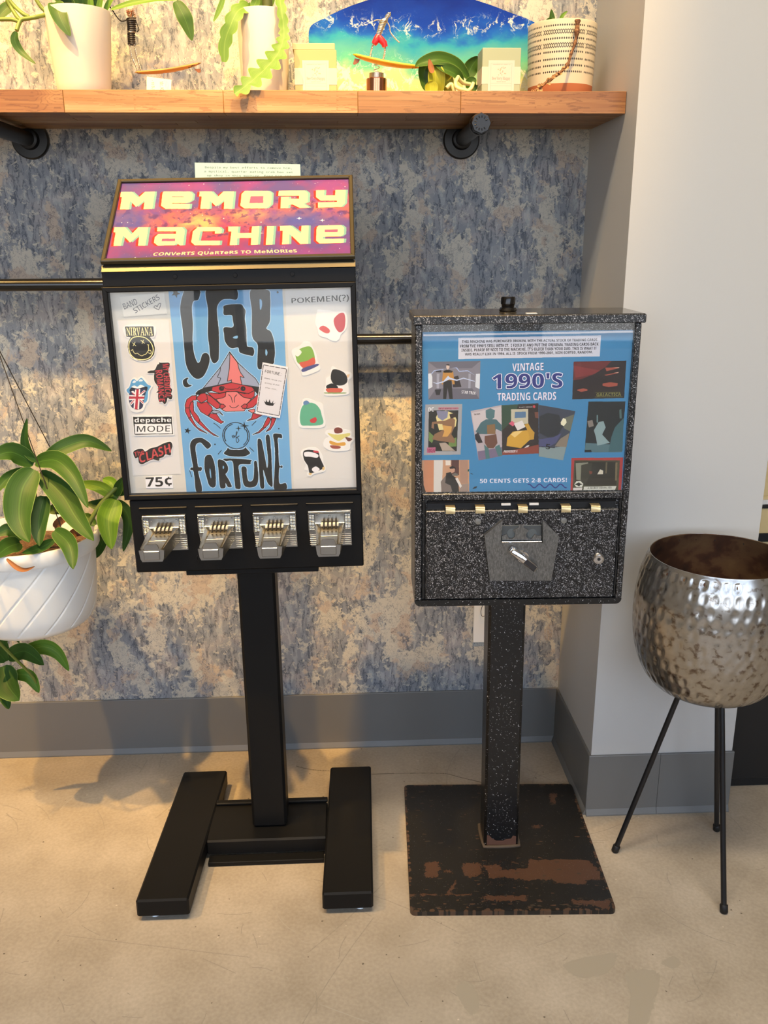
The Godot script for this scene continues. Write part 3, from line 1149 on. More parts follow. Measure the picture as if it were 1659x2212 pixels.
	var F := T * Transform3D(Basis(Vector3.RIGHT, slope, Vector3.RIGHT.cross(slope)), Vector3(x0, 1.393, 0))
	part(sg, "sign_print", slab([0.004, 0.004, 0.481, 0.004, 0.481, 0.252, 0.004, 0.252], -0.002, 0.0006, Vector2(0, 0.2561), Vector2(0.485, 0.2561)), printed(sign_print(), 0.3), F, "galaxy print with cream lettering")
	bars(sg, "sign_frame", 0.0, 0.485, 0.0, 0.2561, 0.0085, -0.003, 0.006, M.bronze, F)
	# note standing behind the sign
	var note := Sheet.new(222, 110, 3.2, C("93b4be"))
	var nl := ["Despite my best efforts to remove him,", "a mystical, quarter eating crab has set", "up shop in this machine. Feed him and", "he will repay you with a fortune."]
	var ne := [[22, 203], [20, 205], [26, 201], [33, 188]]
	for k in 4:
		note.text(nl[k], 2, [ne[k][0], 7 + k * 8.0, ne[k][1], 7 + k * 8.0, ne[k][1], 12.2 + k * 8.0, ne[k][0], 12.2 + k * 8.0], C("3c4a55"))
	var nt := single("paper_note", slab([0, 0, 0.222, 0, 0.221, 0.109, 0.001, 0.11], -0.0003, 0.0003, Vector2(0, 0.11), Vector2(0.222, 0.11)), printed(note.tex(), 0.7), "pale blue typed note standing behind the galaxy sign", "note")
	nt.transform = Transform3D(Basis(Vector3.BACK, deg_to_rad(-0.6)) * Basis(Vector3.RIGHT, -0.08), Vector3(-0.3005, 1.4745, 0.318))
	var nt2 := nt

func foot_block(st, c: Array, ch: float, ctr: Vector3):
	# hexahedron with chamfered long edges: c = 4 bottom corners then 4 top corners
	var f := [[0, 1, 2, 3], [4, 5, 6, 7], [0, 1, 5, 4], [1, 2, 6, 5], [2, 3, 7, 6], [3, 0, 4, 7]]
	var fp := []
	for q in f:
		var m := Vector3.ZERO
		for i in q:
			m += c[i] / 4.0
		var d := {}
		for k in 4:
			var p: Vector3 = c[q[k]]
			var e1: Vector3 = (c[q[(k + 1) % 4]] - p).normalized()
			var e2: Vector3 = (c[q[(k + 3) % 4]] - p).normalized()
			d[q[k]] = p + (e1 + e2) * ch
		fp.append(d)
		quad(st, d[q[0]], d[q[1]], d[q[2]], d[q[3]], m - ctr)
	for i in 6:
		for j in range(i + 1, 6):
			var sh := []
			for v in f[i]:
				if v in f[j]:
					sh.append(v)
			if sh.size() == 2:
				quad(st, fp[i][sh[0]], fp[i][sh[1]], fp[j][sh[1]], fp[j][sh[0]], (c[sh[0]] + c[sh[1]]) / 2 - ctr)
	for v in 8:
		var t := []
		for i in 6:
			if v in f[i]:
				t.append(fp[i][v])
		tri(st, t[0], t[1], t[2], c[v] - ctr)

func coin_mech(o, T: Transform3D, cx: float):
	var t := T * Transform3D(Basis.IDENTITY, Vector3(cx, 0, 0))
	var m := Node3D.new()
	m.name = "coin_mechanism"
	o.add_child(m, true)
	m.transform = world_of(o).affine_inverse() * t
	var x := 0.0445
	# back plate: proud rim, recessed field, ribbed flanks
	var st := nb()
	extrude(st, PackedVector2Array([Vector2(-x, 0.889), Vector2(x, 0.890), Vector2(x, 0.812), Vector2(-x + 0.004, 0.812), Vector2(-x, 0.848)]), 0.0, 0.003)
	cb(st, Vector3(-x, 0.8845, 0.003), Vector3(x, 0.8895, 0.009), 0.001)
	cb(st, Vector3(-x, 0.848, 0.003), Vector3(-x + 0.0015, 0.8845, 0.009), 0.0005)
	cb(st, Vector3(x - 0.0015, 0.846, 0.003), Vector3(x, 0.8845, 0.009), 0.0005)
	for s in [-1.0, 1.0]:
		for k in 11:
			var y := 0.8495 + k * 0.0033
			cb(st, Vector3(s * 0.0375 - 0.0055, y, 0.003), Vector3(s * 0.0375 + 0.0055, y + 0.0013, 0.0075), 0.0004)
		cb(st, Vector3(s * 0.0375 - 0.0006, 0.848, 0.003), Vector3(s * 0.0375 + 0.0006, 0.8845, 0.0078), 0.0003)
		for k in 8:
			var y := 0.8155 + k * 0.0042
			cb(st, Vector3(s * 0.0365 - 0.0065, y, 0.003), Vector3(s * 0.0365 + 0.0065, y + 0.0008, 0.0036), 0.0003)
	cb(st, Vector3(-0.031, 0.855, 0.003), Vector3(0.031, 0.8835, 0.0055), 0.0006)
	part(m, "back_plate", done(st), M.zinc, t)
	for q in [-0.026, 0.0, 0.026]:
		var sc := nb()
		lathe(sc, [Vector2(0, 0), Vector2(0.0026, 0.0), Vector2(0.0022, 0.0013), Vector2(0.0008, 0.0014), Vector2(0.0, 0.0005)], 12, Vector3(q, 0.878, 0.0055), 0, Basis(Vector3.RIGHT, PI / 2))
		part(m, "screw", done(sc), M.zinc, t)
	# coin slide: a trough that sticks out
	var sl := nb()
	var L := 0.13
	var yb := 0.8595
	var ye := 0.858
	for s in [-1.0, 1.0]:
		var a := Vector3(s * 0.0175, yb - 0.003, 0.006)
		var b := Vector3(s * 0.0175, ye - 0.003, L)
		var a2 := Vector3(s * 0.030, yb + 0.004, 0.006)
		var b2 := Vector3(s * 0.0225, ye + 0.002, L)
		var dn := Vector3(0, -0.0015, 0)
		quad(sl, a, b, b2, a2, Vector3(-s * 0.4, 1, 0))
		quad(sl, a + dn, b + dn, b2 + dn, a2 + dn, Vector3(s * 0.4, -1, 0))
		quad(sl, a2, b2, b2 + Vector3(0, -0.024, 0), a2 + Vector3(0, -0.03, 0), Vector3(s, 0, 0))
		cb(sl, Vector3(s * 0.024 - 0.0075, yb + 0.0025, 0.003), Vector3(s * 0.024 + 0.0075, yb + 0.006, 0.012), 0.001)
	cb(sl, Vector3(-0.0175, yb - 0.0045, 0.006), Vector3(0.0175, yb - 0.002, L), 0.0005)
	cb(sl, Vector3(-0.017, yb - 0.002, 0.075), Vector3(0.017, yb - 0.0012, 0.077), 0.0003)
	cb(sl, Vector3(-0.020, yb - 0.022, 0.006), Vector3(0.020, yb - 0.008, L - 0.002), 0.002)
	part(m, "coin_slide", done(sl), mat(C("b4ac98"), 0.24, 0.9), t)
	var fp := nb()
	extrude(fp, PackedVector2Array([Vector2(-0.0245, 0.857), Vector2(-0.015, 0.858), Vector2(-0.0125, 0.8665), Vector2(-0.010, 0.869), Vector2(0.010, 0.869), Vector2(0.0125, 0.8665), Vector2(0.015, 0.858), Vector2(0.0245, 0.857), Vector2(0.0225, 0.840), Vector2(0.0195, 0.834), Vector2(-0.0195, 0.834), Vector2(-0.0225, 0.840)]), L, L + 0.004)
	cb(fp, Vector3(-0.0155, 0.8385, L + 0.004), Vector3(0.0155, 0.8565, L + 0.0065), 0.0015)
	var fc := part(m, "push_face", done(fp), M.zinc, t)
	var bk := nb()
	cb(bk, Vector3(-0.0185, 0.861, 0.010), Vector3(0.0185, 0.8665, 0.024), 0.0008)
	part(m, "coin_guide", done(bk), mat(C("d8d2bc"), 0.4), t)
	for k in 4:
		var pgx := -0.0115 + k * 0.0083
		var pn := nb()
		tube(pn, [Vector3(pgx, 0.873, 0.009), Vector3(pgx, 0.868, 0.014), Vector3(pgx, 0.868, 0.024), Vector3(pgx, 0.8645, 0.031), Vector3(pgx, 0.860, 0.038)], 0.0017, 6)
		part(m, "prong", done(pn), M.rubber, t)

# ---------------------------------------------------------------- right machine
func card_print() -> ImageTexture:
	var s := Sheet.new(430, 356, 2.6, C("3f88b8"))
	for r in RART:
		s.poly(r[1], C(r[0]))
	for t in RTX:
		s.text(t[0], t[1], t[3], C(t[2]))
	for i in BIGTX.size():
		var t = BIGTX[i]
		if i == 1:
			for k in 16:
				var d := Vector2.from_angle(TAU * k / 16) * 6.5
				s.text(t[0], 1, t[1], C("262a6a"), d.x, d.y + 1.0)
			for k in 16:
				var d := Vector2.from_angle(TAU * k / 16) * 4.6
				s.text(t[0], 1, t[1], C("e8f0fa"), d.x, d.y)
			s.text(t[0], 1, t[1], C("29307e"))
		else:
			s.text(t[0], 1, t[1], C("4a3a5e") if i != 3 else C("3f88b8"), 1.5, 2.0)
			s.text(t[0], 1, t[1], C("efeaf6"))
	s.stroke(WAVE[0], 2.4, C("262c78"))
	return s.tex()

func ragged(p: PackedVector2Array, per: int, amp: float) -> PackedVector2Array:
	var o := PackedVector2Array()
	for i in p.size():
		var a := p[i]
		var b := p[(i + 1) % p.size()]
		for k in per:
			o.append(a.lerp(b, float(k) / per) + Vector2(rng.randf_range(-amp, amp), rng.randf_range(-amp, amp)))
	return o

func card_machine():
	var o := thing("card_machine", "black speckled trading card vending machine with blue window poster on a square plate", "vending machine", Vector3(0.37, 0, 0.465))
	var T := Transform3D(Basis(Vector3.UP, deg_to_rad(-1.809)) * Basis(Vector3.BACK, deg_to_rad(0.201)), Vector3(0, 0, 0.54))
	# base plate with worn paint
	var rp := Sheet.new(455, 480, 2.2, C("141414"))
	var n := noise(0.02, 61, 4, FastNoiseLite.TYPE_SIMPLEX_SMOOTH, 20.0)
	rng.seed = 19
	for f in RUST:
		var p := ragged(rp.pts(f), 14, 8.0)
		rp.fill(p, C("4c3426"))
		for k in p.size() / 2:
			var c: Vector2 = p[rng.randi() % p.size()]
			rp.disc(c + Vector2(rng.randf_range(-9, 9), rng.randf_range(-7, 7)), rng.randf_range(0.8, 3.2), C("161515") if k % 2 else C("4a3326"))
		var bx := Rect2(p[0], Vector2.ZERO)
		for v in p:
			bx = bx.expand(v)
		for k in int(bx.get_area() / 260.0):
			rp.disc(bx.position + bx.size * Vector2(rng.randf(), rng.randf()), rng.randf_range(0.6, 2.0), C("5e4130") if k % 2 else C("3c2a20"))
	for k in 2600:
		var g := pow(rng.randf(), 2.0)
		var c := Vector2(rng.randf(), rng.randf()) * Vector2(rp.img.get_width(), rp.img.get_height())
		rp.disc(c, rng.randf_range(0.6, 1.5), Color(0.15 + g * 0.45, 0.15 + g * 0.43, 0.14 + g * 0.4))
	for k in 160:
		var c := Vector2(rng.randf(), rng.randf()) * Vector2(rp.img.get_width(), rp.img.get_height())
		if k % 3 == 0:
			c.y = rp.img.get_height() - rng.randf() * 90.0
		rp.fill(rp.curve(PackedVector2Array([c, c + Vector2(rng.randf_range(4, 26), rng.randf_range(-4, 4)), c + Vector2(rng.randf_range(4, 26), rng.randf_range(4, 9)), c + Vector2(0, rng.randf_range(3, 8))]), true), C("3a3128") if k % 2 else C("4c382c"))
	for e in [[0, 474, 455, 480], [0, 0, 4, 480], [451, 0, 455, 480], [0, 0, 455, 4]]:
		for k in 60:
			var c := Vector2(rng.randf_range(e[0], e[2]), rng.randf_range(e[1], e[3])) * rp.s
			rp.disc(c, rng.randf_range(4, 11), C("4e3a2c"))
	var pm := printed(rp.tex(), 0.42)
	var st := nb()
	var hull := PackedVector2Array()
	for q in [[0.0, 0.0], [0.455, 0.0], [0.455, 0.48], [0.0, 0.48]]:
		var cx: float = clampf(q[0], 0.012, 0.443)
		var cz: float = clampf(q[1], 0.012, 0.468)
		var a0 := atan2(q[1] - cz, q[0] - cx)
		for k in 5:
			hull.append(Vector2(cx, -cz) + Vector2(cos(a0 + (k - 2) * PI / 8), -sin(a0 + (k - 2) * PI / 8)) * 0.012)
	extrude(st, hull, 0.0, 0.0105, Vector2(0, 0), Vector2(0.455, 0.48))
	part(o, "base_plate", done(st), pm, Transform3D(Basis(Vector3.UP, deg_to_rad(-2.4)) * Basis(Vector3.RIGHT, -PI / 2), Vector3(0.150, 0, 0.2235)), "square steel plate with worn paint and rust")
	var ps := nb()
	cb(ps, Vector3(-0.0415, 0.0105, -0.0415), Vector3(0.0415, 0.672, 0.0415), 0.006)
	var po := part(o, "post", done(ps), M.speckle_thin, Transform3D(Basis(Vector3.UP, deg_to_rad(-2.4)) * Basis(Vector3.BACK, deg_to_rad(0.6)), Vector3(0.3695, 0, 0.4525)))
	var ws := nb()
	var loop := []
	for k in 33:
		var a := TAU * k / 32.0
		var v := Vector2(cos(a), sin(a))
		v /= maxf(absf(v.x), absf(v.y)) * 0.9 + 0.1
		loop.append(Vector3(0.3695 + v.x * 0.0445, 0.0125, 0.4525 + v.y * 0.0445))
	tube(ws, loop, 0.0045, 6, false)
	part(po, "weld_bead", done(ws), mat(C("4a4036"), 0.8))
	part(po, "bare_patch", slab([-0.035, 0.0, 0.036, 0.0, 0.036, 0.024, 0.028, 0.026, 0.024, 0.018, 0.012, 0.016, 0.004, 0.012, -0.012, 0.012, -0.022, 0.018, -0.03, 0.027, -0.035, 0.028], 0.0, 0.0004), mat(C("5c4034"), 0.6), Transform3D(Basis(Vector3.UP, deg_to_rad(-2.4)), Vector3(0.3678, 0.016, 0.4941)), "bare rusty patch where the paint has come off")
	# cabinet
	var x0 := 0.1515
	var x1 := 0.5990
	var dz := -0.165
	var cs := nb()
	cb(cs, Vector3(x0, 0.670, dz), Vector3(x1, 1.264, -0.012), 0.003)
	part(o, "cabinet", done(cs), M.speckle, T)
	var r := 0.012
	# front rim: stiles and rounded bottom rail
	for e in [[x0, 0.1655], [0.5865, x1]]:
		part(o, "stile", box(Vector3(e[0], 0.682, -0.0119), Vector3(e[1], 1.266, 0.0), 0.002), M.speckle, T)
	var br := PackedVector2Array()
	for k in 7:
		br.append(Vector2(x0 + r, 0.6685 + r) + Vector2.from_angle(PI + PI / 2 * k / 6) * r)
	for k in 7:
		br.append(Vector2(x1 - r, 0.6685 + r) + Vector2.from_angle(-PI / 2 + PI / 2 * k / 6) * r)
	br.append(Vector2(x1, 0.682)); br.append(Vector2(x0, 0.682))
	var bs := nb()
	extrude(bs, br, -0.165, -0.001)
	part(o, "bottom_rail", done(bs), M.speckle_thin, T)
	var lid := part(o, "lid", box(Vector3(0.1465, 1.2665, dz - 0.004), Vector3(0.6060, 1.2837, 0.004), 0.0018), M.speckle, T)
	part(lid, "lid_top", box(Vector3(0.149, 1.2838, dz - 0.001), Vector3(0.6035, 1.2846, 0.001), 0.0003), mat(C("3c3a36"), 0.16), T, "dusty glossy top sheet")
	var kn := nb()
	lathe(kn, [Vector2(0, 0), Vector2(0.0165, 0.0), Vector2(0.0185, 0.003), Vector2(0.0165, 0.0075), Vector2(0.0125, 0.009), Vector2(0.0135, 0.014), Vector2(0.0150, 0.0155), Vector2(0.0150, 0.0265), Vector2(0.0135, 0.0295), Vector2(0, 0.0302)], 10, Vector3(0.345, 1.2846, -0.08))
	part(lid, "knob", done(kn), mat(C("101011"), 0.22), T, "black plastic knob")
	part(lid, "tape_scrap", box(Vector3(0.371, 1.2846, -0.022), Vector3(0.393, 1.2862, -0.008), 0.0006), M.plastic_white, T)
	part(o, "top_panel", box(Vector3(0.166, 1.236, -0.0125), Vector3(0.586, 1.266, -0.0106), 0.0004), M.speckle, T)
	var uo := Vector2(0.1607, 1.268)
	part(o, "poster", slab([0.1658, 0.9222, 0.5858, 0.9222, 0.5858, 1.2515, 0.1658, 1.2515], -0.0118, -0.0100, uo, Vector2(0.43, 0.356)), printed(card_print(), 0.5), T, "blue poster showing nine trading cards and white lettering")
	part(o, "window_pane", box(Vector3(0.1657, 0.9195, -0.0055), Vector3(0.5863, 1.2662, -0.0030), 0.0003), M.glass, T)
	# lower front
	part(o, "sill", box(Vector3(0.167, 0.9050, -0.0118), Vector3(0.5855, 0.9195, -0.003), 0.0015), M.speckle, T)
	part(o, "dispensing_slot", box(Vector3(0.177, 0.8835, -0.0118), Vector3(0.574, 0.9049, -0.0095), 0.0004), M.rubber, T, "long black recess")
	part(o, "slot_lip", box(Vector3(0.177, 0.8990, -0.0094), Vector3(0.574, 0.9047, -0.0045), 0.001), M.black, T)
	var door := part(o, "door_panel", box(Vector3(0.1745, 0.6845, -0.0118), Vector3(0.5800, 0.8832, -0.001), 0.0018), M.speckle, T)
	part(o, "door_edge", box(Vector3(0.1665, 0.6845, -0.0118), Vector3(0.1735, 0.9045, -0.004), 0.0012), M.speckle_thin, T)
	part(o, "door_edge", box(Vector3(0.5808, 0.6845, -0.0118), Vector3(0.5860, 0.9045, -0.004), 0.0012), M.speckle_thin, T)
	for x in [0.225, 0.287, 0.376, 0.466, 0.528]:
		var lv := nb()
		# bent strip: out of the recess, over, and down
		var pf := [Vector2(-0.008, 0.895), Vector2(0.006, 0.8945), Vector2(0.0095, 0.8925), Vector2(0.0108, 0.889), Vector2(0.0110, 0.8805)]
		for i in pf.size() - 1:
			var p0: Vector2 = pf[i]
			var p1: Vector2 = pf[i + 1]
			lv.set_smooth_group(1)
			quad(lv, Vector3(x - 0.0098, p0.y, p0.x), Vector3(x + 0.0098, p0.y, p0.x), Vector3(x + 0.0098, p1.y, p1.x), Vector3(x - 0.0098, p1.y, p1.x), Vector3(0, 1, 1))
			quad(lv, Vector3(x - 0.0098, p0.y - 0.001, p0.x - 0.001), Vector3(x + 0.0098, p0.y - 0.001, p0.x - 0.001), Vector3(x + 0.0098, p1.y, p1.x - 0.0012), Vector3(x - 0.0098, p1.y, p1.x - 0.0012), Vector3(0, -1, -1))
			lv.set_smooth_group(-1)
			for s in [-1.0, 1.0]:
				quad(lv, Vector3(x + s * 0.0098, p0.y, p0.x), Vector3(x + s * 0.0098, p1.y, p1.x), Vector3(x + s * 0.0098, p1.y, p1.x - 0.0012), Vector3(x + s * 0.0098, p0.y - 0.001, p0.x - 0.001), Vector3(s, 0, 0))
		quad(lv, Vector3(x - 0.0098, 0.8805, 0.011), Vector3(x + 0.0098, 0.8805, 0.011), Vector3(x + 0.0098, 0.8805, 0.0098), Vector3(x - 0.0098, 0.8805, 0.0098), Vector3.DOWN)
		part(o, "release_lever", done(lv), M.brass, T, "bent brass lever")
	for x in [0.3425, 0.4015]:
		part(o, "slot_label", box(Vector3(x - 0.0098, 0.8925, -0.0094), Vector3(x + 0.0098, 0.8975, -0.0040), 0.0004), M.paper, T, "small blank white label")
	for x in [0.2845, 0.465]:
		var bt := nb()
		lathe(bt, [Vector2(0, 0), Vector2(0.0066, 0.0), Vector2(0.0062, 0.0016), Vector2(0, 0.0024)], 20, Vector3(x, 0.8592, -0.001), 0, Basis(Vector3.RIGHT, PI / 2))
		part(door, "rivet", done(bt), mat(C("8c8a84"), 0.4, 0.7), T)
	var lk := nb()
	lathe(lk, [Vector2(0, 0.0), Vector2(0.0135, 0.0), Vector2(0.0132, 0.002), Vector2(0.0105, 0.005), Vector2(0.0088, 0.0053), Vector2(0.0085, 0.0042), Vector2(0, 0.0042)], 32, Vector3(0.5435, 0.773, -0.001), 0, Basis(Vector3.RIGHT, PI / 2))
	var lo := part(door, "lock", done(lk), M.chrome, T, "round chrome key lock")
	var kh := nb()
	lathe(kh, [Vector2(0, 0.0), Vector2(0.0034, 0.0), Vector2(0.0034, 0.0005), Vector2(0, 0.0006)], 16, Vector3(0.5435, 0.773, 0.0032), 0, Basis(Vector3.RIGHT, PI / 2))
	cb(kh, Vector3(0.5405, 0.7721, 0.0032), Vector3(0.5465, 0.7739, 0.0040), 0.0003)
	part(lo, "keyhole", done(kh), M.rubber, T)
	# coin plate
	var cp := Node3D.new()
	cp.name = "coin_mechanism"
	o.add_child(cp, true)
	cp.transform = world_of(o).affine_inverse() * T
	var brushed := planar(noise_tex(0.03, 71, [[0.0, "5c5c5a"], [0.5, "747472"], [0.60, "8e8e8c"], [0.66, "727270"], [1.0, "666664"]], 512, 4, 30.0), 0.09, 0.36, 0.8)
	brushed.uv1_scale = Vector3(11, 4, 11)
	part(cp, "coin_plate", slab([0.297, 0.832, 0.334, 0.865, 0.3318, 0.8175, 0.4205, 0.8145, 0.418, 0.864, 0.454, 0.828, 0.442, 0.729, 0.311, 0.731], -0.001, 0.012), brushed, T, "grey cast metal plate with a notched top")
	part(cp, "recess_plate", box(Vector3(0.3345, 0.8165, -0.001), Vector3(0.4185, 0.8505, 0.0012), 0.0004), mat(C("565a5c"), 0.4, 0.6), T)
	part(cp, "coin_cradle", slab(CRADLE, 0.0012, 0.0065), brushed, T)
	for q in [[0.3555, 0.8335], [0.3985, 0.8325]]:
		var cd := nb()
		lathe(cd, [Vector2(0, 0.0), Vector2(0.0098, 0.0), Vector2(0.0098, 0.0008), Vector2(0, 0.0010)], 24, Vector3(q[0], q[1], 0.0012), 0, Basis(Vector3.RIGHT, PI / 2))
		part(cp, "coin_rest", done(cd), mat(C("606668"), 0.45, 0.5), T)
	part(cp, "shelf_strip", box(Vector3(0.334, 0.8155, 0.0065), Vector3(0.4185, 0.8185, 0.0125), 0.0006), M.chrome, T)
	var ht := T * Transform3D(Basis(Vector3.BACK, deg_to_rad(-39.5)), Vector3(0.3785, 0.7855, 0.0))
	var hb := nb()
	lathe(hb, [Vector2(0, 0.012), Vector2(0.014, 0.012), Vector2(0.012, 0.020), Vector2(0, 0.020)], 24, Vector3.ZERO, 0, Basis(Vector3.RIGHT, PI / 2))
	cb(hb, Vector3(-0.033, -0.0085, 0.018), Vector3(0.036, 0.0065, 0.034), 0.0022)
	cb(hb, Vector3(-0.036, -0.007, 0.020), Vector3(-0.0315, 0.005, 0.032), 0.001)
	var hd := part(cp, "turn_handle", done(hb), M.chrome, ht, "chrome turning handle set at a slant")
	part(cp, "handle_inlay", box(Vector3(0.004, -0.0065, 0.0341), Vector3(0.033, 0.0042, 0.0346), 0.0002), mat(C("2c2c30"), 0.15), ht)

func dent(th: float, y: float) -> float:
	if y < 0.475 or y > 0.772:
		return 0.0
	var fy := (y - 0.475) / 0.0275
	var row := floorf(fy)
	var v := fy - row - 0.5
	var fx := th / TAU * 46.0 + (0.5 if int(row) % 2 else 0.0) + 0.18 * sin(row * 2.3)
	var col := floorf(fx)
	var u := fx - col - 0.5
	var h := absf(sin(row * 12.9898 + fposmod(col, 46.0) * 78.233) * 43758.5453)
	h = h - floorf(h)
	if h < 0.12:
		return 0.0
	var d := u * u * 7.5 + v * v * 4.2
	return -0.0021 * (0.55 + 0.45 * h) * maxf(0.0, 1.0 - d)

func rib(th: float, y: float) -> float:
	if y > 0.703 or y < 0.535:
		return 0.0
	var ph := fposmod(th / TAU * 14.0 - (y - 0.53) * 13.0, 1.0)
	var e := minf(ph, 1.0 - ph) * 0.07
	return -0.0022 * clampf(1.0 - e / 0.0042, 0.0, 1.0)


# ---------------------------------------------------------------- hammered planter
func planter():
	var c := Vector3(0.803, 0, 0.564)
	var o := thing("tripod_planter", "hammered silver metal bowl planter on three thin black legs", "planter", c)
	var ctrl := [Vector2(0.0, 0.458), Vector2(0.05, 0.459), Vector2(0.09, 0.466), Vector2(0.125, 0.486), Vector2(0.150, 0.523), Vector2(0.166, 0.573), Vector2(0.172, 0.63), Vector2(0.171, 0.68), Vector2(0.164, 0.73), Vector2(0.1535, 0.765), Vector2(0.148, 0.779)]
	var prof := []
	for i in ctrl.size() - 1:
		for k in 9:
			prof.append(ctrl[i].cubic_interpolate(ctrl[i + 1], ctrl[maxi(i - 1, 0)], ctrl[mini(i + 2, ctrl.size() - 1)], k / 9.0))
	prof.append(ctrl[-1])
	prof[0] = Vector2(0, 0.458)
	var st := nb()
	lathe(st, prof, 300, c, 1)
	# rolled rim
	lathe(st, [Vector2(0.148, 0.779), Vector2(0.1475, 0.7806), Vector2(0.1462, 0.7806), Vector2(0.1455, 0.779)], 96, c)
	var bm := planar(noise_tex(0.02, 81, [[0.0, "5c4a3c"], [0.30, "8f877e"], [0.36, "aaa6a0"], [0.75, "b4b1ac"], [1.0, "a39c92"]], 1024, 5, 20.0), 0.5, 0.24, 0.92)
	part(o, "bowl", done(st), bm)
	var inn := []
	for p in prof:
		inn.append(Vector2(maxf(0.0, p.x - 0.0025), p.y + 0.002))
	inn[inn.size() - 1] = Vector2(0.1455, 0.779)
	var s2 := nb()
	lathe(s2, inn, 96, c)
	part(o, "inner_surface", done(s2), planar(noise_tex(0.012, 83, [[0.0, "2c1a10"], [0.45, "4a2c18"], [0.6, "5f4228"], [1.0, "6f5434"]], 512, 5, 20.0), 0.5, 0.7, 0.1), Transform3D.IDENTITY, "rust-brown inside")
	for f in [[Vector3(0.643, 0.0, 0.514), Vector3(0.754, 0.470, 0.553)], [Vector3(0.8230, 0.0, 0.731), Vector3(0.818, 0.466, 0.612)], [Vector3(0.924, 0.0, 0.447), Vector3(0.843, 0.466, 0.530)]]:
		var s3 := nb()
		var d: Vector3 = (f[1] - f[0]).normalized()
		tube(s3, [f[0] + d * 0.006, f[1] + d * 0.006], 0.0062, 18)
		var lg := part(o, "leg", done(s3), mat(C("15171b"), 0.34, 0.2))
		var s4 := nb()
		tube(s4, [f[0], f[0] + d * 0.003, f[0] + d * 0.018, f[0] + d * 0.020], [0.006, 0.0088, 0.0088, 0.0068], 18)
		part(lg, "foot_cap", done(s4), M.rubber)

# ---------------------------------------------------------------- hanging basket
func hanging_plant():
	var c := Vector3(-0.755, 0.024, 0.28)
	var o := thing("hanging_planter", "white ribbed plastic hanging pot on wires left of the sticker machine", "planter", Vector3(c.x, 0.54, c.z))
	var ctrl := [Vector2(0.0, 0.515), Vector2(0.09, 0.516), Vector2(0.115, 0.519), Vector2(0.132, 0.530), Vector2(0.140, 0.545), Vector2(0.146, 0.565), Vector2(0.150, 0.60), Vector2(0.153, 0.64), Vector2(0.155, 0.68), Vector2(0.1565, 0.705)]
	var prof := []
	for i in ctrl.size() - 1:
		for k in 18:
			prof.append(ctrl[i].cubic_interpolate(ctrl[i + 1], ctrl[maxi(i - 1, 0)], ctrl[mini(i + 2, ctrl.size() - 1)], k / 18.0))
	prof[0] = Vector2(0, 0.515)
	for p in [Vector2(0.1565, 0.705), Vector2(0.1645, 0.707), Vector2(0.167, 0.712), Vector2(0.1675, 0.738), Vector2(0.165, 0.742), Vector2(0.160, 0.742), Vector2(0.157, 0.735), Vector2(0.153, 0.69)]:
		prof.append(p)
	var st := nb()
	lathe(st, prof, 420, c, 2)
	part(o, "pot", done(st), M.plastic_white)
	var s1 := nb()
	lathe(s1, [Vector2(0.154, 0.700), Vector2(0.12, 0.708), Vector2(0.06, 0.712), Vector2(0.0, 0.714)], 40, c)
	part(o, "soil", done(s1), planar(noise_tex(0.06, 91, [[0.0, "2c1f16"], [0.5, "5a4230"], [1.0, "8a6a4a"]], 256, 4, 10.0), 0.12, 0.95))
	var apex := Vector3(c.x - 0.012, 1.215, c.z)
	for a in [0.9, 2.4, 3.9, 5.6]:
		var s2 := nb()
		var e := c + Vector3(sin(a) * 0.166, 0.742, cos(a) * 0.166)
		tube(s2, [e + Vector3(0, -0.012, 0), e, apex], 0.0011, 6)
		part(o, "wire", done(s2), mat(C("3a3128"), 0.5, 0.5))
	var s3 := nb()
	tube(s3, spline([apex + Vector3(0, -0.01, 0), apex + Vector3(0, 0.04, 0), Vector3(apex.x, 1.31, c.z - 0.014), Vector3(apex.x, 1.337, c.z - 0.0165), Vector3(apex.x, 1.3535, c.z), Vector3(apex.x, 1.337, c.z + 0.0165), Vector3(apex.x, 1.323, c.z + 0.0165)], 5), 0.0016, 8)
	part(o, "hook", done(s3), M.zinc)
	var p := thing("basket_plant", "green broad-leaved plant growing out of the white hanging pot", "plant", Vector3(c.x, 0.71, c.z))
	for l in HANG:
		part(p, "leaf", leaf(l[2], l[1]), M.leaf_bright if l[0] == 1 else M.leaf)
	for l in DEAD:
		part(p, "dry_leaf", leaf(l[2], l[1], 0.35), M.leaf_dead, Transform3D.IDENTITY, "brown dried leaf")
	var stalks := [[Vector3(-0.735, 0.70, 0.22), Vector3(-0.728, 0.80, 0.235), Vector3(-0.735, 0.90, 0.24), Vector3(-0.745, 0.955, 0.24)], [Vector3(-0.64, 0.735, 0.2), Vector3(-0.60, 0.80, 0.18), Vector3(-0.558, 0.842, 0.16)], [Vector3(-0.80, 0.72, 0.34), Vector3(-0.835, 0.735, 0.385), Vector3(-0.84, 0.62, 0.38), Vector3(-0.825, 0.50, 0.30), Vector3(-0.80, 0.385, 0.22), Vector3(-0.792, 0.34, 0.2)]]
	for s in stalks:
		var s4 := nb()
		for i in s.size():
			s[i] += Vector3(0.021, 0.028, 0.08)
		tube(s4, spline(s, 6), 0.0055 if s.size() != 6 else 0.0035, 10)
		part(p, "stalk", done(s4), M.stem)
	for l in LOW:
		part(p, "leaf", leaf(l[2], l[1]), M.leaf_bright if l[0] == 1 else M.leaf)

# ---------------------------------------------------------------- things on the shelf
func lathe_mesh(prof: Array, at: Vector3, seg := 48) -> ArrayMesh:
	var st := nb()
	lathe(st, prof, seg, at)
	return done(st)

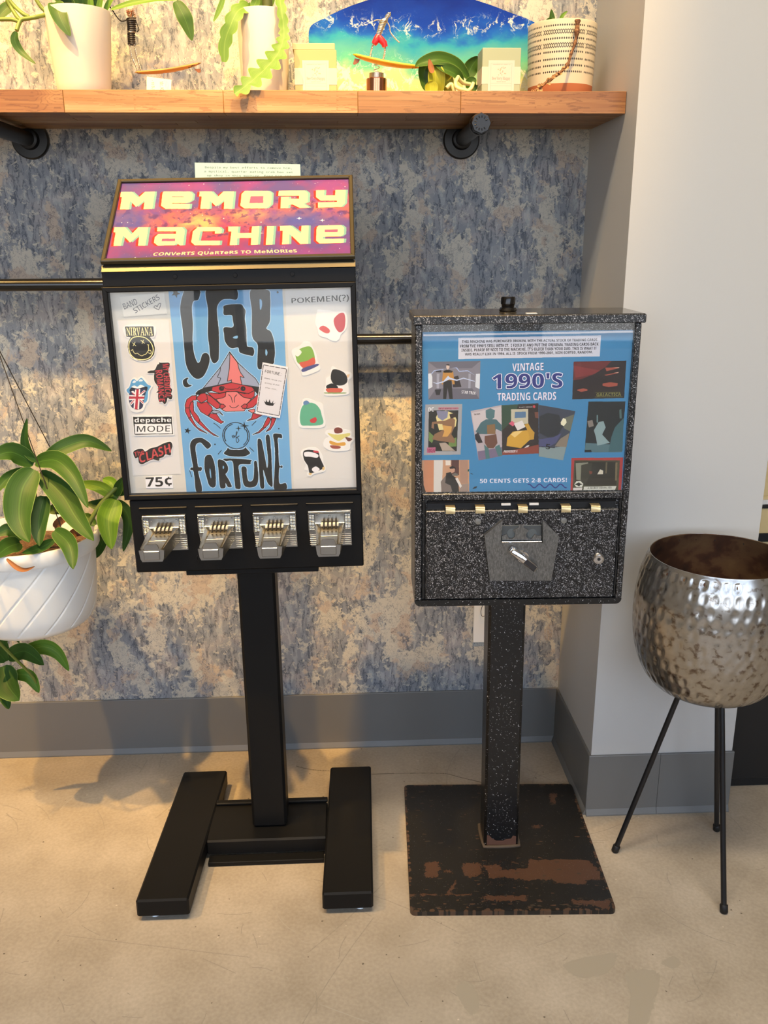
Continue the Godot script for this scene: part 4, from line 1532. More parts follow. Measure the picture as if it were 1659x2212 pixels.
func twist(p: Array, r: float, turns: float, per := 10) -> Array:
	# two strands wound around a path
	var q := spline(p, per)
	var o := [[], []]
	for i in q.size():
		var t: Vector3 = (q[mini(i + 1, q.size() - 1)] - q[maxi(i - 1, 0)]).normalized()
		var a := t.cross(Vector3.BACK).normalized()
		var b := t.cross(a)
		var th := TAU * turns * i / q.size()
		o[0].append(q[i] + (a * cos(th) + b * sin(th)) * r)
		o[1].append(q[i] - (a * cos(th) + b * sin(th)) * r)
	return o

func wire_part(o, called: String, p: Array, r: float, turns: float, m: Material, per := 10):
	var st := nb()
	for s in twist(p, r, turns, per):
		tube(st, s, r * 0.85, 6)
	part(o, called, done(st), m)

func coil(o, called: String, p: Array, rad: Array, turns: float, r: float, m: Material):
	var n := int(turns * 14)
	var q := []
	for i in n + 1:
		var t := float(i) / n * (p.size() - 1)
		var k := mini(int(t), p.size() - 2)
		var c: Vector3 = p[k].lerp(p[k + 1], t - k)
		var rr := lerpf(rad[k], rad[k + 1], t - k)
		var th := TAU * turns * i / n
		q.append(c + Vector3(cos(th) * rr, 0, sin(th) * rr * 0.7))
	var st := nb()
	tube(st, q, r, 6)
	part(o, called, done(st), m)

func surfboard(a: Vector3, b: Vector3, w: float, th: float) -> ArrayMesh:
	var st := nb()
	st.set_smooth_group(1)
	var n := 20
	var d := (b - a)
	var up := Vector3(0, 1, 0) - d.normalized() * d.normalized().y
	up = up.normalized()
	var side := d.normalized().cross(up)
	var rows := []
	for i in n + 1:
		var t := float(i) / n
		var e := pow(maxf(0.0001, sin(PI * pow(t, 0.9))), 0.6)
		var c := a + d * t + up * (0.006 * pow(absf(t - 0.45) * 2.0, 2.0))
		var row := []
		for k in 12:
			var an := TAU * k / 12
			row.append(c + side * cos(an) * w * 0.5 * e + up * sin(an) * th * 0.5 * sqrt(e))
		rows.append(row)
	for i in n:
		for k in 12:
			var k2 := (k + 1) % 12
			quad(st, rows[i][k], rows[i][k2], rows[i + 1][k2], rows[i + 1][k], rows[i][k] + rows[i][k2] - 2.0 * (a + d * (i + 0.5) / n))
	return done(st)

func shelf_things():
	var Y := 1.727
	# white pot with climbing leaves
	var p1 := thing("plant_pot", "smooth tapered white pot at the left end of the shelf", "pot", Vector3(-0.555, Y, 0.14))
	part(p1, "body", lathe_mesh([Vector2(0, 0), Vector2(0.052, 0), Vector2(0.055, 0.004), Vector2(0.058, 0.03), Vector2(0.064, 0.10), Vector2(0.0695, 0.172), Vector2(0.0685, 0.176), Vector2(0.066, 0.175), Vector2(0.062, 0.12)], Vector3(-0.555, Y, 0.14), 64), M.ceramic)
	part(p1, "soil", lathe_mesh([Vector2(0.064, 0.155), Vector2(0.0, 0.158)], Vector3(-0.555, Y, 0.14), 32), M.soil)
	var pp := thing("shelf_plant", "trailing green plant with torn leaves in the tapered white pot", "plant", Vector3(-0.555, Y + 0.158, 0.14))
	for l in PHILO:
		part(pp, "leaf", leaf(l[2], l[1], 0.12), M.leaf_bright if l[0] == 1 else M.leaf)
	for f in PHILOSTEM:
		var st := nb()
		tube(st, spline(v3(f), 5), 0.0042, 8)
		part(pp, "stalk", done(st), M.stem)
	# second white pot
	var c2 := Vector3(-0.158, Y, 0.13)
	var p2 := thing("plant_pot", "white pot with zigzag cactus stems beside the cream candle box", "pot", c2)
	part(p2, "body", lathe_mesh([Vector2(0, 0), Vector2(0.047, 0), Vector2(0.049, 0.004), Vector2(0.053, 0.06), Vector2(0.0575, 0.176), Vector2(0.0565, 0.179), Vector2(0.0545, 0.178), Vector2(0.05, 0.12)], c2, 64), M.ceramic)
	part(p2, "soil", lathe_mesh([Vector2(0.053, 0.16), Vector2(0.0, 0.163)], c2, 32), M.soil)
	var pc := thing("fishbone_cactus", "fishbone cactus with flat zigzag stems hanging over the shelf edge", "plant", c2 + Vector3(0, 0.165, 0))
	for l in CACTUS:
		part(pc, "stem", leaf(l[1], l[0], 0.1, 1 if l[0] > 0.025 else 0), M.cactus)
	var ct := nb()
	tube(ct, [c2 + Vector3(0.012, 0.16, 0.01), c2 + Vector3(0.012, 0.2, 0.01), c2 + Vector3(0.014, 0.3, 0.0)], 0.011, 10)
	part(pc, "stalk", done(ct), mat(C("3f4a22"), 0.6))
	# wire surfers
	wire_girl(Y)
	wire_surfer(Y)
	# candle boxes
	candle_box("candle_box", "cream candle box with white band and label beside the cactus pot", Vector3(-0.0895, Y, 0.115), Vector3(0.0915, 0.108, 0.07), "a89f72", true)
	candle_box("candle_box", "pale green candle box with white label beside the patterned pot", Vector3(0.319, Y, 0.125), Vector3(0.0845, 0.099, 0.07), "929e8a", false)
	wave_art(Y)
	# orchid lying on the shelf
	var oc := thing("orchid", "yellow-green orchid with thick arching leaves behind the pale candle box", "plant", Vector3(0.26, Y, 0.16))
	for l in ORCH:
		part(oc, "leaf", leaf(l[2], l[1], 0.28), [M.leaf, M.leaf_yellow, M.leaf_dead][l[0]])
	for f in ROOT:
		var st := nb()
		tube(st, spline(v3(f), 5), 0.0042, 8)
		part(oc, "root", done(st), mat(C("c9c98e"), 0.5))
	# patterned pot
	var c3 := Vector3(0.5035, Y, 0.145)
	var p3 := thing("patterned_pot", "cream pot with black dotted rows and bare terracotta foot", "pot", c3)
	var sh := Sheet.new(460, 150, 4.0, C("c6bea8"))
	var ink := C("3a3a38")
	for row in [[11.0, 0], [27.0, 1], [43.0, 0], [59.0, 1], [74.0, 0], [91.0, 0], [106.0, 0], [121.0, 0]]:
		for k in 96:
			var cx: float = (k + 0.5) * 460.0 / 96.0
			if k % 19 == 7:
				continue
			if row[1] == 0:
				var q := PackedVector2Array()
				for j in 12:
					q.append((Vector2(cx, row[0]) + Vector2(cos(TAU * j / 12) * 1.55, sin(TAU * j / 12) * 2.7)) * sh.s)
				sh.fill(q, ink)
			else:
				for e in [-1.0, 1.0]:
					sh.line(PackedVector2Array([Vector2(cx - 2.4, row[0] - 5.5 * e) * sh.s, Vector2(cx, row[0] - 1.6 * e) * sh.s, Vector2(cx, row[0] + 1.6 * e) * sh.s, Vector2(cx + 2.4, row[0] + 5.5 * e) * sh.s]), 1.5 * sh.s, ink)
	part(p3, "body", lathe_mesh([Vector2(0.0715, 0.0265), Vector2(0.0725, 0.05), Vector2(0.0735, 0.075), Vector2(0.0745, 0.1), Vector2(0.0755, 0.125), Vector2(0.0755, 0.148)], c3, 72), printed(sh.tex(), 0.4))
	part(p3, "rim", lathe_mesh([Vector2(0.0755, 0.148), Vector2(0.0752, 0.1515), Vector2(0.0735, 0.1525), Vector2(0.0715, 0.151), Vector2(0.0705, 0.12)], c3, 72), mat(C("c6bea8"), 0.4))
	part(p3, "foot", lathe_mesh([Vector2(0, 0), Vector2(0.066, 0.0), Vector2(0.0690, 0.002), Vector2(0.0712, 0.008), Vector2(0.0715, 0.0265)], c3, 72), mat(C("9c5c3a"), 0.75), Transform3D.IDENTITY, "bare terracotta base")
	part(p3, "soil", lathe_mesh([Vector2(0.072, 0.135), Vector2(0.0, 0.138)], c3, 32), M.soil)
	var sp := thing("young_shoot", "small green shoots rising from the patterned pot", "plant", c3 + Vector3(0, 0.138, 0))
	for l in SHOOT:
		part(sp, "leaf", leaf(l[2], l[1], 0.2), M.leaf_bright if l[0] else M.leaf)
	var ds := thing("dry_stem", "dried brown orchid stem hanging down across the patterned pot", "stem", Vector3(0.51, 1.86, 0.235))
	var path := spline(v3(DRYSTEM[0]), 4)
	var rr := []
	rng.seed = 31
	for i in path.size():
		rr.append(0.0028 + (0.0022 if i % 5 < 2 else 0.0) * rng.randf() + (0.002 if i < 8 else 0.0))
	var s9 := nb()
	tube(s9, path, rr, 8)
	part(ds, "stalk", done(s9), planar(noise_tex(0.05, 95, [[0.0, "3c2418"], [0.5, "6a4428"], [1.0, "b08a5a"]], 128, 3), 0.05, 0.7))
	for k in 14:
		var i := int(path.size() * (0.55 + 0.44 * k / 14.0))
		var c: Vector3 = path[mini(i, path.size() - 1)]
		var d := Vector3(rng.randf_range(-1, 1), rng.randf_range(-1, 0.6), rng.randf_range(0, 1)).normalized()
		part(ds, "bract", leaf([c.x, c.y, c.z, c.x + d.x * 0.005, c.y + d.y * 0.005, c.z + d.z * 0.005, c.x + d.x * 0.011, c.y + d.y * 0.009 - 0.002, c.z + d.z * 0.009], 0.009, 0.4), M.husk)

func candle_box(called: String, label: String, at: Vector3, sz: Vector3, col: String, lid: bool):
	var o := thing(called, label, "box", at + Vector3(sz.x / 2, 0, sz.z / 2), "candle boxes on the shelf")
	var m := mat(C(col), 0.6)
	var bh := sz.y - (0.013 if lid else 0.0)
	part(o, "carton", box(at, at + Vector3(sz.x, bh, sz.z), 0.0008), m)
	if lid:
		part(o, "lid", box(at + Vector3(-0.003, bh, -0.002), at + Vector3(sz.x - 0.003, sz.y, sz.z - 0.001), 0.001), mat(C("b4aa84"), 0.6))
	part(o, "band", box(at + Vector3(-0.0004, bh * 0.27, -0.0004), at + Vector3(sz.x + 0.0004, bh * 0.62, sz.z + 0.0004), 0.0003), mat(C("bcb8b0"), 0.7))
	var s := Sheet.new(60, 68, 8.0, C("bdb6b2"))
	for e in [[6, 6, 54, 6], [54, 6, 54, 62], [54, 62, 6, 62], [6, 62, 6, 6], [6, 47, 54, 47], [6, 52.5, 54, 52.5]]:
		s.line(PackedVector2Array([Vector2(e[0], e[1]) * s.s, Vector2(e[2], e[3]) * s.s]), 2.6, C("6a6262"))
	s.text("Bee Very Happy", 4, [9, 34, 51, 34, 51, 41.5, 9, 41.5], C("6c625c"))
	s.text("HANDMADE SOY CANDLE CO", 0, [10, 7.5, 50, 7.5, 50, 9.3, 10, 9.3], C("6a6262"))
	s.text("BEESWAX BLEND", 0, [20, 43, 41, 43, 41, 44.6, 20, 44.6], C("6a6262"))
	rng.seed = 40
	for k in 16:
		var c := Vector2(30, 22) + Vector2(rng.randf_range(-11, 11), rng.randf_range(-9, 9))
		s.star(c * s.s, rng.randf_range(9, 24), rng.randf_range(4, 9), 5, C("948c80") if k % 2 else C("9c9c88"), rng.randf() * 3)
	var lw := 0.0575
	var lh := 0.066
	var x := at.x + sz.x * 0.5 - lw / 2
	var y := at.y + 0.008
	var z := at.z + sz.z + 0.0004
	part(o, "label", slab([x, y, x + lw, y, x + lw, y + lh, x, y + lh], z, z + 0.0005, Vector2(x, y + lh), Vector2(lw, lh)), printed(s.tex(), 0.6), Transform3D.IDENTITY, "white printed label")

func wire_girl(Y: float):
	var o := thing("wire_girl_figure", "wire surfer figure in black standing on a thin wooden surfboard", "figurine", Vector3(-0.40, Y, 0.1))
	var w := mat(C("b9b4ac"), 0.3, 0.9)
	var k := mat(C("17161a"), 0.4)
	var z := 0.1
	coil(o, "torso", [Vector3(-0.449, 1.899, z), Vector3(-0.45, 1.874, z), Vector3(-0.4515, 1.870, z), Vector3(-0.4525, 1.846, z)], [0.0095, 0.0085, 0.0075, 0.0075], 19.0, 0.0016, k)
	coil(o, "belt", [Vector3(-0.4505, 1.874, z), Vector3(-0.451, 1.870, z)], [0.009, 0.009], 2.5, 0.0009, w)
	wire_part(o, "leg", [Vector3(-0.457, 1.848, z), Vector3(-0.455, 1.825, z), Vector3(-0.446, 1.80, z), Vector3(-0.4415, 1.789, z)], 0.0011, 9.0, w)
	wire_part(o, "leg", [Vector3(-0.447, 1.848, z), Vector3(-0.444, 1.825, z), Vector3(-0.438, 1.80, z), Vector3(-0.433, 1.79, z)], 0.0013, 9.0, w)
	wire_part(o, "arm", [Vector3(-0.458, 1.896, z), Vector3(-0.47, 1.893, z), Vector3(-0.478, 1.899, z), Vector3(-0.488, 1.914, z), Vector3(-0.494, 1.922, z)], 0.0009, 8.0, k)
	wire_part(o, "arm", [Vector3(-0.44, 1.896, z), Vector3(-0.436, 1.884, z), Vector3(-0.434, 1.876, z), Vector3(-0.439, 1.872, z)], 0.0008, 6.0, k)
	coil(o, "head", [Vector3(-0.449, 1.90, z), Vector3(-0.449, 1.908, z), Vector3(-0.449, 1.916, z)], [0.003, 0.0065, 0.003], 5.0, 0.0008, w)
	rng.seed = 50
	var st := nb()
	for i in 16:
		var c := Vector3(-0.449 + rng.randf_range(-0.008, 0.010), 1.912 + rng.randf_range(-0.006, 0.006), z + rng.randf_range(-0.006, 0.008))
		var q := []
		for j in 12:
			q.append(c + Vector3(cos(j * 1.3) * 0.002, -j * 0.0007, sin(j * 1.3) * 0.002))
		tube(st, q, 0.0005, 5)
	part(o, "hair", done(st), mat(C("b87446"), 0.3, 0.8), Transform3D.IDENTITY, "curled copper wire hair")
	part(o, "surfboard", surfboard(Vector3(-0.4505, 1.7855, z), Vector3(-0.3, 1.8035, z), 0.03, 0.0085), mat(C("b08040"), 0.45), Transform3D.IDENTITY, "wooden surfboard")
	part(o, "fin", slab([-0.318, 1.797, -0.303, 1.7985, -0.304, 1.791, -0.309, 1.790], z - 0.001, z + 0.001), mat(C("7a4a2c"), 0.5))
	var sp := nb()
	tube(sp, spline([Vector3(-0.385, 1.79, z), Vector3(-0.388, 1.772, z), Vector3(-0.38, 1.755, z), Vector3(-0.384, Y + 0.018, z)], 6), 0.0012, 6)
	part(o, "support_wire", done(sp), w)
	part(o, "stand", lathe_mesh([Vector2(0, 0), Vector2(0.018, 0), Vector2(0.018, 0.018), Vector2(0.016, 0.0195), Vector2(0, 0.0195)], Vector3(-0.384, Y, z), 24), mat(C("b98a52"), 0.5))
	var s := Sheet.new(52, 40, 8.0, C("cdc8b8"))
	for e in [[40, 5, 46, 33], [37, 5, 43, 33], [43.5, 7, 48.5, 30]]:
		s.line(PackedVector2Array([Vector2(e[0], e[1]) * s.s, Vector2(e[2], e[3]) * s.s]), 2.4, C("7c786c"))
	s.text("- 10 BURNS", 0, [14, 6, 18, 38, 12, 39, 8, 7], C("2c2a28"))
	s.text("Mr. KITTY", 0, [34, 8, 38, 38, 30, 39, 26, 9], C("2c2a28"))
	var tg := single("paper_tag", slab([0, 0, 0.052, 0, 0.051, 0.038, -0.002, 0.04], -0.0003, 0.0003, Vector2(0, 0.04), Vector2(0.052, 0.04)), printed(s.tex(), 0.7), "small white handwritten paper tag leaning on the wooden surfboard", "tag")
	tg.transform = Transform3D(Basis(Vector3.BACK, -0.08) * Basis(Vector3.RIGHT, -0.3), Vector3(-0.4115, Y + 0.0045, 0.185))

func wire_surfer(Y: float):
	var o := thing("wire_surfer_figure", "wire surfer figure in red shorts riding a yellow surfboard on a copper base", "figurine", Vector3(0.09, Y, 0.16))
	var w := mat(C("c9c4ba"), 0.28, 0.9)
	var z := 0.16
	part(o, "copper_base", lathe_mesh([Vector2(0, 0), Vector2(0.0228, 0), Vector2(0.0228, 0.041), Vector2(0.0215, 0.0425), Vector2(0.0, 0.0425)], Vector3(0.0895, Y, z), 40), mat(C("c98a66"), 0.18, 1.0), Transform3D.IDENTITY, "polished copper cylinder")
	part(o, "base_disc", lathe_mesh([Vector2(0, 0.0425), Vector2(0.017, 0.0425), Vector2(0.0165, 0.053), Vector2(0.0, 0.0535)], Vector3(0.0895, Y, z), 32), mat(C("c7b8a4"), 0.2, 0.9))
	coil(o, "spring", [Vector3(0.09, Y + 0.0535, z), Vector3(0.09, Y + 0.068, z), Vector3(0.094, Y + 0.077, z)], [0.007, 0.006, 0.004], 2.5, 0.0008, w)
	part(o, "surfboard", surfboard(Vector3(0.037, 1.8135, z), Vector3(0.191, 1.7865, z), 0.036, 0.011), mat(C("c8951f"), 0.4), Transform3D.IDENTITY, "yellow surfboard")
	part(o, "fin", slab([0.042, 1.810, 0.054, 1.808, 0.050, 1.801, 0.041, 1.797, 0.038, 1.799], z - 0.001, z + 0.001), mat(C("7a4a34"), 0.5))
	wire_part(o, "leg", [Vector3(0.0925, 1.848, z), Vector3(0.083, 1.838, z), Vector3(0.078, 1.822, z), Vector3(0.076, 1.812, z)], 0.0013, 8.0, w)
	wire_part(o, "leg", [Vector3(0.100, 1.844, z), Vector3(0.108, 1.838, z), Vector3(0.108, 1.82, z), Vector3(0.104, 1.807, z)], 0.0014, 8.0, w)
	var sh := nb()
	tube(sh, [Vector3(0.094, 1.857, z), Vector3(0.092, 1.850, z), Vector3(0.087, 1.842, z), Vector3(0.084, 1.838, z)], [0.005, 0.0075, 0.007, 0.0055], 10)
	tube(sh, [Vector3(0.095, 1.853, z), Vector3(0.100, 1.847, z), Vector3(0.107, 1.840, z), Vector3(0.109, 1.833, z)], [0.006, 0.0075, 0.007, 0.006], 10)
	part(o, "shorts", done(sh), mat(C("c0202e"), 0.35), Transform3D.IDENTITY, "red shorts")
	coil(o, "torso", [Vector3(0.094, 1.856, z), Vector3(0.100, 1.870, z), Vector3(0.106, 1.884, z), Vector3(0.110, 1.888, z)], [0.0052, 0.0062, 0.008, 0.005], 14.0, 0.0012, w)
	coil(o, "head", [Vector3(0.112, 1.889, z), Vector3(0.116, 1.895, z), Vector3(0.119, 1.901, z)], [0.003, 0.0055, 0.0025], 5.0, 0.0009, w)
	wire_part(o, "arm", [Vector3(0.111, 1.886, z), Vector3(0.1185, 1.874, z), Vector3(0.121, 1.862, z), Vector3(0.131, 1.85, z), Vector3(0.1405, 1.842, z)], 0.0009, 10.0, w)
	wire_part(o, "arm", [Vector3(0.102, 1.885, z), Vector3(0.093, 1.886, z), Vector3(0.085, 1.884, z)], 0.0009, 6.0, w)

func wave_art(Y: float):
	var pts := [-0.060, 1.732, -0.060, 1.847, -0.058, 1.891, -0.025, 1.912, 0.039, 1.939, 0.102, 1.956, 0.187, 1.963, 0.293, 1.958, 0.346, 1.946, 0.400, 1.928, 0.463, 1.905, 0.487, 1.87, 0.48, 1.80, 0.475, 1.732]
	var s := Sheet.new(552, 236, 2.0, C("2c6ac8"))
	var W := s.img.get_width()
	var H := s.img.get_height()
	var n1 := noise(0.004, 131, 4, FastNoiseLite.TYPE_SIMPLEX_SMOOTH, 50.0)
	var n2 := noise(0.006, 133, 3, FastNoiseLite.TYPE_SIMPLEX_SMOOTH, 90.0)
	var n3 := noise(0.011, 137, 2, FastNoiseLite.TYPE_SIMPLEX_SMOOTH, 60.0)
	var stops := [[0.0, Color(0.09, 0.20, 0.62)], [0.25, Color(0.10, 0.27, 0.74)], [0.40, Color(0.14, 0.42, 0.84)], [0.50, Color(0.22, 0.66, 0.80)], [0.64, Color(0.36, 0.72, 0.74)], [0.78, Color(0.42, 0.80, 0.68)], [0.93, Color(0.88, 0.88, 0.66)], [1.2, Color(0.94, 0.86, 0.6)]]
	for y in H:
		for x in W:
			var u := float(x) / W
			var v := float(y) / H
			var a := n1.get_noise_2d(x, y * 1.6)
			var t := clampf(v * 1.16 + 0.05 + a * 0.16 - 0.10 * sin(u * 3.0) * (1.0 - v) + (0.12 * exp(-u * 9.0) + 0.10 * exp(-(1.0 - u) * 9.0)) * v, 0.0, 1.19)
			var c: Color = stops[0][1]
			for k in stops.size() - 1:
				if t >= stops[k][0]:
					c = stops[k][1].lerp(stops[k + 1][1], clampf((t - stops[k][0]) / (stops[k + 1][0] - stops[k][0]), 0, 1))
			var b := absf(n2.get_noise_2d(x, y))
			var d := absf(n3.get_noise_2d(x, y))
			var foam := 0.0
			var zone := exp(-pow((v - 0.20 - 0.10 * cos((u - 0.5) * 3.2)) / 0.10, 2.0)) + exp(-pow((v - 0.80 + 0.05 * sin(u * 7.0)) / 0.17, 2.0)) * 1.6
			foam = clampf((0.09 * zone - b) * 14.0, 0, 1) + clampf((0.035 * zone - d) * 26.0, 0, 0.8)
			c = c.lerp(Color(0.95, 0.97, 0.95), clampf(foam, 0, 0.95))
			s.img.set_pixel(x, y, c * Color(0.82, 0.82, 0.82))
	var o := thing("ocean_wave_art", "glossy blue and turquoise resin ocean wave board with curved top", "artwork", Vector3(0.21, Y, 0.04))
	var m := printed(s.tex(), 0.12)
	m.clearcoat_enabled = true
	m.clearcoat = 0.6
	m.clearcoat_roughness = 0.05
	var ol := PackedVector2Array()
	for i in range(0, pts.size(), 2):
		ol.append(Vector2(pts[i], pts[i + 1] - 1.7272))
	var cv := PackedVector2Array([ol[0]])
	var top := ol.slice(1, ol.size() - 1)
	cv.append_array(s.curve(top, false))
	cv.append(ol[ol.size() - 1])
	ol = cv
	var st := nb()
	extrude(st, ol, 0.0, 0.016, Vector2(-0.062, 0.2365), Vector2(0.552, 0.236))
	part(o, "board", done(st), m, Transform3D(Basis(Vector3.RIGHT, -0.10), Vector3(0, Y + 0.0015, 0.045)))

# ---------------------------------------------------------------- what shows past the column
func beyond():
	var o := thing("black_cabinet", "low black cabinet standing past the white column", "cabinet", Vector3(1.45, 0, 0.0))
	part(o, "body", box(Vector3(0.99, 0.03, -0.5), Vector3(1.9, 0.56, 0.276), 0.003), M.rubber)
	part(o, "plinth", box(Vector3(0.99, 0.0, -0.48), Vector3(1.9, 0.0298, 0.262), 0.001), M.rubber)
	var kb := nb()
	lathe(kb, [Vector2(0, 0), Vector2(0.004, 0), Vector2(0.0045, 0.004), Vector2(0, 0.006)], 16, Vector3(1.138, 0.277, 0.276), 0, Basis(Vector3.RIGHT, PI / 2))
	part(o, "knob", done(kb), M.chrome)
	var b := thing("banded_crate", "pale wood crate with black bands on the black cabinet", "crate", Vector3(1.4, 0.5602, 0.0))
	var wd := mat(C("d6c08c"), 0.6)
	var y := 0.5602
	var k := 0
	for h in [[0.069, 0], [0.024, 1], [0.072, 0], [0.010, 1], [0.014, 2], [0.010, 0], [0.18, 0]]:
		var grow := 0.003 if h[1] == 1 else 0.0
		part(b, ["board", "band", "liner"][h[1]], box(Vector3(1.13 - grow, y + 0.0001, -0.35), Vector3(1.75, y + h[0], 0.05 + grow), 0.0012), [wd, M.rubber, M.paper][h[1]])
		y += h[0]
const SIGN=[[9.8,36.6,32.2,37.5,47.6,57.2,59.1,37.6,79.0,37.9,79.7,94.1,62.5,94.1,61.4,64.6,46.7,86.8,32.0,65.7,33.1,93.9,15.2,93.8,14.0,54.2,10.5,54.1],
[97.1,38.2,150.3,39.9,157.4,49.1,157.4,68.0,148.3,77.4,113.5,76.3,113.7,78.1,154.3,80.1,154.2,96.4,106.7,94.9,96.6,84.6,95.3,43.8],
[170.6,40.2,194.6,41.0,208.2,60.9,219.3,41.7,240.5,42.4,240.6,99.1,223.8,98.6,222.9,68.3,207.5,89.8,193.5,69.9,194.4,97.7,176.6,97.1,176.1,56.6,171.1,56.5],
[263.0,40.9,310.3,42.4,318.0,50.1,318.1,87.1,309.1,99.8,265.1,98.5,256.5,89.1,256.9,50.9],
[332.7,42.5,385.0,43.3,392.5,52.4,392.0,81.6,383.1,87.0,395.8,99.9,377.2,100.7,361.8,88.5,353.6,89.0,352.7,100.4,337.6,100.7,337.7,63.2,353.9,63.2,353.7,69.8,374.6,70.5,374.8,60.7,332.0,59.3],
[409.0,43.5,425.7,43.5,424.8,61.4,448.0,61.6,448.9,44.2,469.7,44.1,467.5,87.8,460.0,99.3,413.4,100.5,413.4,83.5,451.9,83.4,452.0,78.9,418.3,77.9,409.2,66.2],
[11.6,149.6,32.7,150.2,47.7,172.2,58.6,151.0,78.3,151.7,78.8,207.2,64.9,207.5,63.4,172.7,48.1,196.9,31.7,174.5,31.2,206.4,17.2,206.4,16.0,165.3,11.6,164.4],
[96.4,152.2,144.1,153.2,151.1,162.3,151.6,208.3,146.1,208.6,138.6,201.4,134.7,207.8,103.0,208.0,94.4,198.4,94.5,181.9,100.5,172.7,134.8,173.3,134.7,166.1,96.9,164.7],
[175.7,154.2,218.1,155.6,224.0,163.4,223.3,174.9,211.0,175.0,210.8,167.8,182.1,167.4,180.6,195.7,222.4,197.0,222.2,210.1,174.8,209.1,166.9,199.5,167.5,166.9],
[236.0,154.3,256.0,154.9,255.2,175.2,282.5,175.6,283.1,155.0,297.5,154.7,296.7,210.7,283.0,211.5,283.2,190.4,255.5,190.0,255.9,210.6,242.2,210.9,243.3,169.9,236.9,169.2],
[312.7,155.2,326.3,155.6,325.0,211.6,312.4,211.7],
[338.3,155.5,359.1,155.6,380.3,180.4,380.8,156.3,394.4,156.0,394.6,211.8,379.5,212.1,357.3,179.7,357.2,211.4,343.8,211.7,344.3,170.6,338.7,170.5],
[415.2,156.7,458.9,156.8,464.9,164.5,464.3,184.8,457.9,191.5,423.0,191.3,423.0,197.7,464.4,198.5,463.5,210.6,417.0,211.6,409.9,202.1,410.8,162.8]]
const SIGNHOLE=[[115.4,55.0,140.1,55.8,139.5,58.6,116.0,57.8],
[275.9,58.9,301.8,58.9,302.2,82.2,274.1,81.8],
[109.2,187.1,135.1,187.9,135.0,195.7,108.9,194.9],
[426.8,169.5,452.8,169.6,452.3,177.7,426.8,177.4]]
